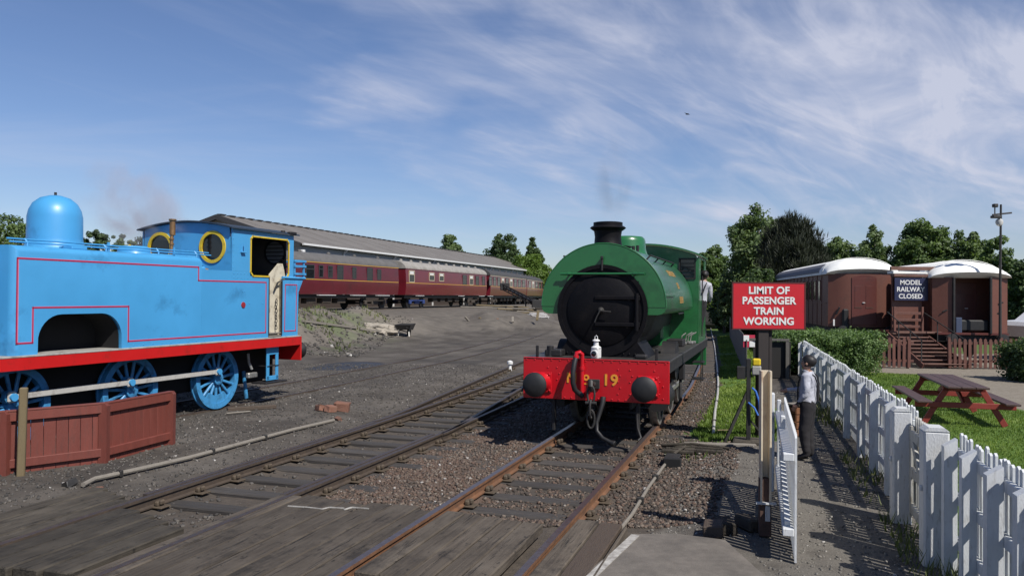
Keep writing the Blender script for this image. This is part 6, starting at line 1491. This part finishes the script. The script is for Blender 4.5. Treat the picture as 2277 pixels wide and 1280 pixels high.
T('thin young birch behind the wooden coach roof', 1868, 508, 66, 90, LEAF_BIRCH, BARK_B, seed=12, z0=.1, n=110, size=.34, shape='birch', name='birch_tree')
T('wispy tall birch above the right end of the first wooden coach', 1945, 502, 64, 80, LEAF_BIRCH, BARK_B, seed=13, z0=.1, n=110, size=.32, shape='birch', name='birch_tree')
T('broad dark green tree behind the navy sign', 2052, 489, 62, 150, LEAF_MID, seed=14, z0=.05, n=260, size=.36)
T('feathery tree behind the white roof of the open ended coach', 2150, 504, 60, 96, LEAF_BIRCH, seed=15, z0=.1, n=130, size=.34, shape='birch')
T('thin leafed tree behind the lamp post at the far right', 2220, 530, 56, 90, LEAF_MID, seed=16, z0=.05, n=120, size=.34)
T('dark tree at the right edge of the picture', 2290, 560, 50, 90, LEAF_DARK, seed=17, z0=.0, n=140, size=.32)
T('dense green tree low behind the wooden coaches', 1900, 556, 74, 170, LEAF_MID, seed=18, z0=.0, n=160, size=.4)
T('dense low tree filling in behind the second wooden coach', 2120, 560, 72, 190, LEAF_DARK, seed=20, z0=.0, n=170, size=.4)
T('shadowy shrub growing between the verge and the pine', 1690, 600, 46, 110, LEAF_DARK, seed=21, z0=.0, n=130, size=.26, name='leafy_bush')
def hedge(label, x0, x1, y0, y1, h, leaf, n, size, seed, name='hedge'):
    global rng
    save = rng; rng = np.random.default_rng(seed); t = thing(name, label, 'hedge', ((x0 + x1) / 2, (y0 + y1) / 2, -.1))
    m = 420; c = np.stack([rng.uniform(x0, x1, m) - (x0 + x1) / 2, rng.uniform(y0, y1, m) - (y0 + y1) / 2, rng.uniform(.05, 1, m) ** .8 * h], -1)
    c[:, 2] *= .86 + .25 * fbm2(c[:, 0], c[:, 1], .9, seed)
    V, F, r = leaves(c, np.full(m, .26), n, size * .6, size); put('foliage', npmesh('foliage', V, F, leaf, r), t)
    mb = MB()
    for k in range(14): x = rng.uniform(x0, x1) - (x0 + x1) / 2; mb.tube([(x, 0, 0), (x + .1, .05, h * .4), (x + rng.uniform(-.3, .3), 0, h * .8)], [.03, .02, .01], 5)
    mb.build('stems', BARK, t); rng = save
h0 = D(1740, 800, 25.0); h1 = D(1946, 800, 25.0)
hedge('clipped green hedge behind the far end of the white fence', 9.9, 11.9, 25.4, 27.3, 1.36, LEAF_HEDGE, 110, .066, 41)
hedge('paler leafy shrub at the left end of the clipped hedge', 8.55, 9.9, 25.6, 27.0, 1.35, LEAF_HEDGE, 50, .09, 42, 'leafy_bush')
hb = D(2290, 800, 24); hedge('dark shrub at the right edge beyond the picnic table', hb.x - .3, hb.x + 1.2, 23.6, 25, 1.15, LEAF_DARK, 40, .1, 43, 'leafy_bush')

# ---------------------------------------------------------------- people
def skin_body(name, chains, radii, subdiv=2, root=0):
    """chains: dict joint->pos, edges list"""
    J, E = chains; bm = bmesh.new(); L = bm.verts.layers.skin.verify(); idx = {}
    for k, p in J.items():
        v = bm.verts.new(p); idx[k] = v; r = radii[k]; v[L].radius = r if isinstance(r, tuple) else (r, r); v[L].use_root = (k == 'pelvis')
    for a, b in E: bm.edges.new((idx[a], idx[b]))
    me = bpy.data.meshes.new(name + '_cage'); bm.to_mesh(me); bm.free(); o = bpy.data.objects.new(name + '_cage', me); col.objects.link(o)
    o.modifiers.new('s', 'SKIN').use_smooth_shade = True; sm = o.modifiers.new('d', 'SUBSURF'); sm.levels = subdiv; sm.render_levels = subdiv
    dg = bpy.context.evaluated_depsgraph_get(); res = bpy.data.meshes.new_from_object(o.evaluated_get(dg)); bpy.data.objects.remove(o); bpy.data.meshes.remove(me)
    res.name = name; res.shade_smooth(); return res
def human(label, loc, rz, pose, h=1.55, braces=True, hairm=HAIR):
    s = h / 1.72
    J = dict(pelvis=(0, 0, .93), belly=(0, .015, 1.08), chest=(0, 0, 1.28), upch=(0, -.01, 1.40), neck=(0, .005, 1.485), jaw=(0, .035, 1.54), head=(0, .02, 1.62), crown=(0, 0, 1.68), nose=(0, .125, 1.59))
    R = dict(pelvis=(.172, .145), belly=(.168, .14), chest=(.18, .135), upch=(.14, .10), neck=.06, jaw=.072, head=(.088, .103), crown=(.064, .074), nose=.012)
    E = [('pelvis', 'belly'), ('belly', 'chest'), ('chest', 'upch'), ('upch', 'neck'), ('neck', 'jaw'), ('jaw', 'head'), ('head', 'crown'), ('head', 'nose')]
    for sd, sg in (('r', 1), ('l', -1)):
        a = pose[sd]
        J['sh' + sd] = (sg * .175, -.005, 1.395); R['sh' + sd] = .076
        J['el' + sd] = a[0]; R['el' + sd] = .06; J['wr' + sd] = a[1]; R['wr' + sd] = .034; J['pa' + sd] = a[2]; R['pa' + sd] = (.036, .022)
        E += [('upch', 'sh' + sd), ('sh' + sd, 'el' + sd), ('el' + sd, 'wr' + sd), ('wr' + sd, 'pa' + sd)]
        d = (Vector(a[2]) - Vector(a[1])).normalized(); q = d.cross(Vector((sg, .2, 0))).normalized(); 
        for k in range(4):
            b = Vector(a[2]) + q * (k - 1.5) * .018 + d * .02; ln = (.05, .06, .055, .04)[k]
            J[f'f{sd}{k}a'] = tuple(b + d * ln * .5); J[f'f{sd}{k}b'] = tuple(b + d * ln + Vector((-sg * .015, 0, 0))); R[f'f{sd}{k}a'] = .0095; R[f'f{sd}{k}b'] = .008
            E += [('pa' + sd, f'f{sd}{k}a'), (f'f{sd}{k}a', f'f{sd}{k}b')]
        th = Vector(a[1]).lerp(Vector(a[2]), .5) + q * .045 + d * .01; J['t' + sd] = tuple(th); R['t' + sd] = .011; E.append(('pa' + sd, 't' + sd))
        l = pose['leg' + sd]
        J['hip' + sd] = (sg * .09, .0, .86); R['hip' + sd] = (.115, .13); J['kn' + sd] = l[0]; R['kn' + sd] = (.096, .104); J['an' + sd] = l[1]; R['an' + sd] = (.072, .08); J['to' + sd] = l[2]; R['to' + sd] = (.042, .03)
        E += [('pelvis', 'hip' + sd), ('hip' + sd, 'kn' + sd), ('kn' + sd, 'an' + sd), ('an' + sd, 'to' + sd)]
    J = {k: tuple(Vector(v) * s) for k, v in J.items()}; R = {k: (tuple(x * s for x in v) if isinstance(v, tuple) else v * s) for k, v in R.items()}
    me = skin_body('body', (J, E), R)
    nl = [v.normal.copy() for v in me.vertices]
    for v, nn in zip(me.vertices, nl):                                # creases in the cloth
        if v.co.z < 1.45 * s and v.co.z > .1 * s:
            f = mnoise.fractal(Vector((v.co.x * 7, v.co.y * 7, v.co.z * 15)), 1, 2, 3); v.co += nn * (.014 * s * max(-1, min(1, f)))
    me.materials.clear()
    for m in (SHIRT, TROUSER, SKIN, SHOE, HAIR): me.materials.append(m)
    wr = [Vector(pose[x][1]) * s for x in 'rl']; nk = Vector((0, .01, 1.47)) * s
    for f in me.polygons:
        c = f.center; k = 0
        if c.z < .075 * s: k = 3
        elif c.z < .985 * s: k = 1
        if min((c - w).length for w in wr) < .16 * s and min((c - (Vector(pose[x][2]) * s + (Vector(pose[x][2]) - Vector(pose[x][1])).normalized() * .04)).length for x in 'rl') < .105 * s: k = 2
        if c.z > 1.475 * s and abs(c.x) < .11 * s: k = 2
        if c.z > 1.56 * s and abs(c.x) < .12 * s and (c.y < .045 * s or c.z > 1.665 * s): k = 4
        f.material_index = k
    t = tag(put('person', me, None, loc, rz), label, 'person')
    bm = bmesh.new(); bmesh.ops.create_icosphere(bm, subdivisions=3, radius=1)
    for v in bm.verts:
        p = v.co.copy(); n = mnoise.noise(p * 5) * .05; v.co = Vector((p.x * .101, p.y * .118 - .012, p.z * .108 + 1.642)) * s * 1 + p * n * .25
    kill = [v for v in bm.verts if v.co.z < 1.545 * s or (v.co.y > .015 * s and v.co.z < 1.605 * s) or (v.co.y > .06 * s and v.co.z < 1.668 * s)]
    bmesh.ops.delete(bm, geom=kill, context='VERTS'); hm = bpy.data.meshes.new('hair'); bm.to_mesh(hm); bm.free(); hm.materials.append(hairm); hm.shade_smooth(); put('hair', hm, t)
    for sg in (-1, 1): MB().lathe([(.002, 0), (.01, .004), (.018, .008), (.02, .012), (.01, .015)], Vector((sg * .083, .01, 1.605)) * s, (sg, -.3, 0), 10).build('ear', SKIN, t)
    if braces:
        for sg in (-1, 1):
            pts = [(sg * .03, -.15, .99), (sg * .045, -.155, 1.1), (sg * .07, -.155, 1.28), (sg * .09, -.12, 1.40), (sg * .095, -.03, 1.468), (sg * .095, .06, 1.44), (sg * .09, .14, 1.3), (sg * .09, .155, 1.1), (sg * .09, .15, .99)]
            MB().tube([Vector(p) * s for p in pts], .012 * s, 6).build('brace_strap', TROUSER, t)
    ring = [(math.cos(a) * .078, math.sin(a) * .07 + .008, 1.478 + .014 * math.sin(a)) for a in np.linspace(0, 2 * math.pi, 17)]
    MB().tube([Vector(p) * s for p in ring], .016 * s, 6).build('collar', SHIRT, t)
    return t
bp = G(1797, 1020, -.06)
human('person in pale shirt, dark braces and dark trousers standing on the path', (bp.x, bp.y, gz(bp.x, bp.y) + .005), R_(58),
      dict(l=((-.25, -.02, 1.14), (-.23, .12, .95), (-.215, .17, .885)), r=((.25, .12, 1.16), (.17, .36, 1.12), (.15, .44, 1.11)),
           legr=((.10, .03, .48), (.10, -.03, .09), (.12, .13, .035)), legl=((-.10, .05, .48), (-.10, .0, .09), (-.12, .16, .035))), 1.58)
dv = GO + MAIN_D * 6.45 + MAIN_R * 1.0
human('engine driver in pale shirt and braces leaning out of the green cab', (dv.x, dv.y, 1.425), R_(-18.2),
      dict(r=((.24, .02, 1.14), (.22, .2, .98), (.2, .27, .96)), l=((-.27, -.02, 1.14), (-.25, .18, 1.02), (-.22, .25, 1.0)),
           legr=((.10, .03, .48), (.10, 0, .09), (.12, .13, .035)), legl=((-.10, .03, .48), (-.10, .0, .09), (-.12, .13, .035))), 1.62).rotation_euler = (0, R_(10), R_(-18.2))
bx = G(1772, 965, -.06); o = thing('wooden_crate', 'orange brown wooden crate on the path behind the person', 'crate', (bx.x + .02, bx.y, gz(bx.x, bx.y)), .4)
for k in range(4): MB().box((0, -.14, .07 + k * .13), (.34, .02, .115), b=.004).box((0, .14, .07 + k * .13), (.34, .02, .115), b=.004).box((.17, 0, .07 + k * .13), (.02, .28, .115), b=.004).box((-.17, 0, .07 + k * .13), (.02, .28, .115), b=.004).build('slat', mat('orange_crate_wood', (.20, .085, .035), .7, .25, 6), o)
MB().box((0, 0, .56), (.36, .3, .03), b=.006).build('lid', DRIFT, o)

# ---------------------------------------------------------------- smoke
def smoke(name, label, c, dims, colr, dens, seed, rot=0, nscale=2.2):
    bm = bmesh.new(); bmesh.ops.create_icosphere(bm, subdivisions=3, radius=1); me = bpy.data.meshes.new(name); bm.to_mesh(me); bm.free()
    m = bpy.data.materials.new(name); m.use_nodes = True; nt = m.node_tree; N = nt.nodes; L = nt.links; N.clear()
    out = N.new('ShaderNodeOutputMaterial'); pv = N.new('ShaderNodeVolumePrincipled'); L.new(pv.outputs[0], out.inputs['Volume'])
    pv.inputs['Color'].default_value = (*colr, 1); pv.inputs['Anisotropy'].default_value = .2
    tc = N.new('ShaderNodeTexCoord'); ln = N.new('ShaderNodeVectorMath'); ln.operation = 'LENGTH'; L.new(tc.outputs['Object'], ln.inputs[0])
    nz = N.new('ShaderNodeTexNoise'); nz.inputs['Scale'].default_value = nscale; nz.inputs['Detail'].default_value = 5; nz.inputs['Distortion'].default_value = .6
    mp = N.new('ShaderNodeMapping'); mp.inputs['Location'].default_value = (seed, seed * .7, 0); L.new(tc.outputs['Object'], mp.inputs[0]); L.new(mp.outputs[0], nz.inputs['Vector'])
    f = N.new('ShaderNodeMapRange'); f.interpolation_type = 'SMOOTHSTEP'; f.inputs[1].default_value = 1.0; f.inputs[2].default_value = .25; L.new(ln.outputs['Value'], f.inputs[0])
    g = N.new('ShaderNodeMapRange'); g.interpolation_type = 'SMOOTHSTEP'; g.inputs[1].default_value = .42; g.inputs[2].default_value = .68; L.new(nz.outputs['Fac'], g.inputs[0])
    mu = N.new('ShaderNodeMath'); mu.operation = 'MULTIPLY'; L.new(f.outputs[0], mu.inputs[0]); L.new(g.outputs[0], mu.inputs[1])
    m2 = N.new('ShaderNodeMath'); m2.operation = 'MULTIPLY'; L.new(mu.outputs[0], m2.inputs[0]); m2.inputs[1].default_value = dens; L.new(m2.outputs[0], pv.inputs['Density'])
    me.materials.append(m)
    return tag(put(name, me, None, c, rot=(0, rot, 0), scale=dims), label, 'smoke', kind='stuff')
s1 = D(295, 455, 17.6); smoke('smoke', 'thin grey pink smoke drifting above the blue engine', s1, (1.4, .9, 1.1), (.84, .77, .80), 3.0, 1.3, .45, 1.2)
s2 = D(395, 512, 17.2); smoke('smoke', 'low grey smoke hanging in front of the blue cab', s2, (.9, .5, .35), (.7, .68, .7), 5.0, 4.1, .1, 1.4)
s3 = GO + MAIN_D * 1.3; smoke('smoke', 'faint dark smoke rising from the green engine\'s chimney', (s3.x + .05, s3.y, 4.55), (.42, .42, .95), (.25, .25, .27), 1.2, 7.7, 0, 1.1)
# ---------------------------------------------------------------- a bird in the sky
bd = D(1528, 254, 60); o = MB().add([(-.3, 0, .02), (0, -.08, 0), (.3, 0, .05), (0, .08, 0), (0, 0, .06), (0, .0, -.05), (0, -.22, 0), (0, .2, 0)], [(0, 1, 4), (0, 4, 3), (2, 4, 1), (2, 3, 4), (0, 5, 1), (0, 3, 5), (2, 1, 5), (2, 5, 3), (6, 1, 4), (6, 5, 1), (7, 4, 3), (7, 3, 5)]).build('bird', mat('dark_feathers', (.02, .02, .02), .8), None, 0); o.location = bd; o.rotation_euler = (0, .2, .5)
tag(o, 'small dark bird gliding high in the sky', 'bird')
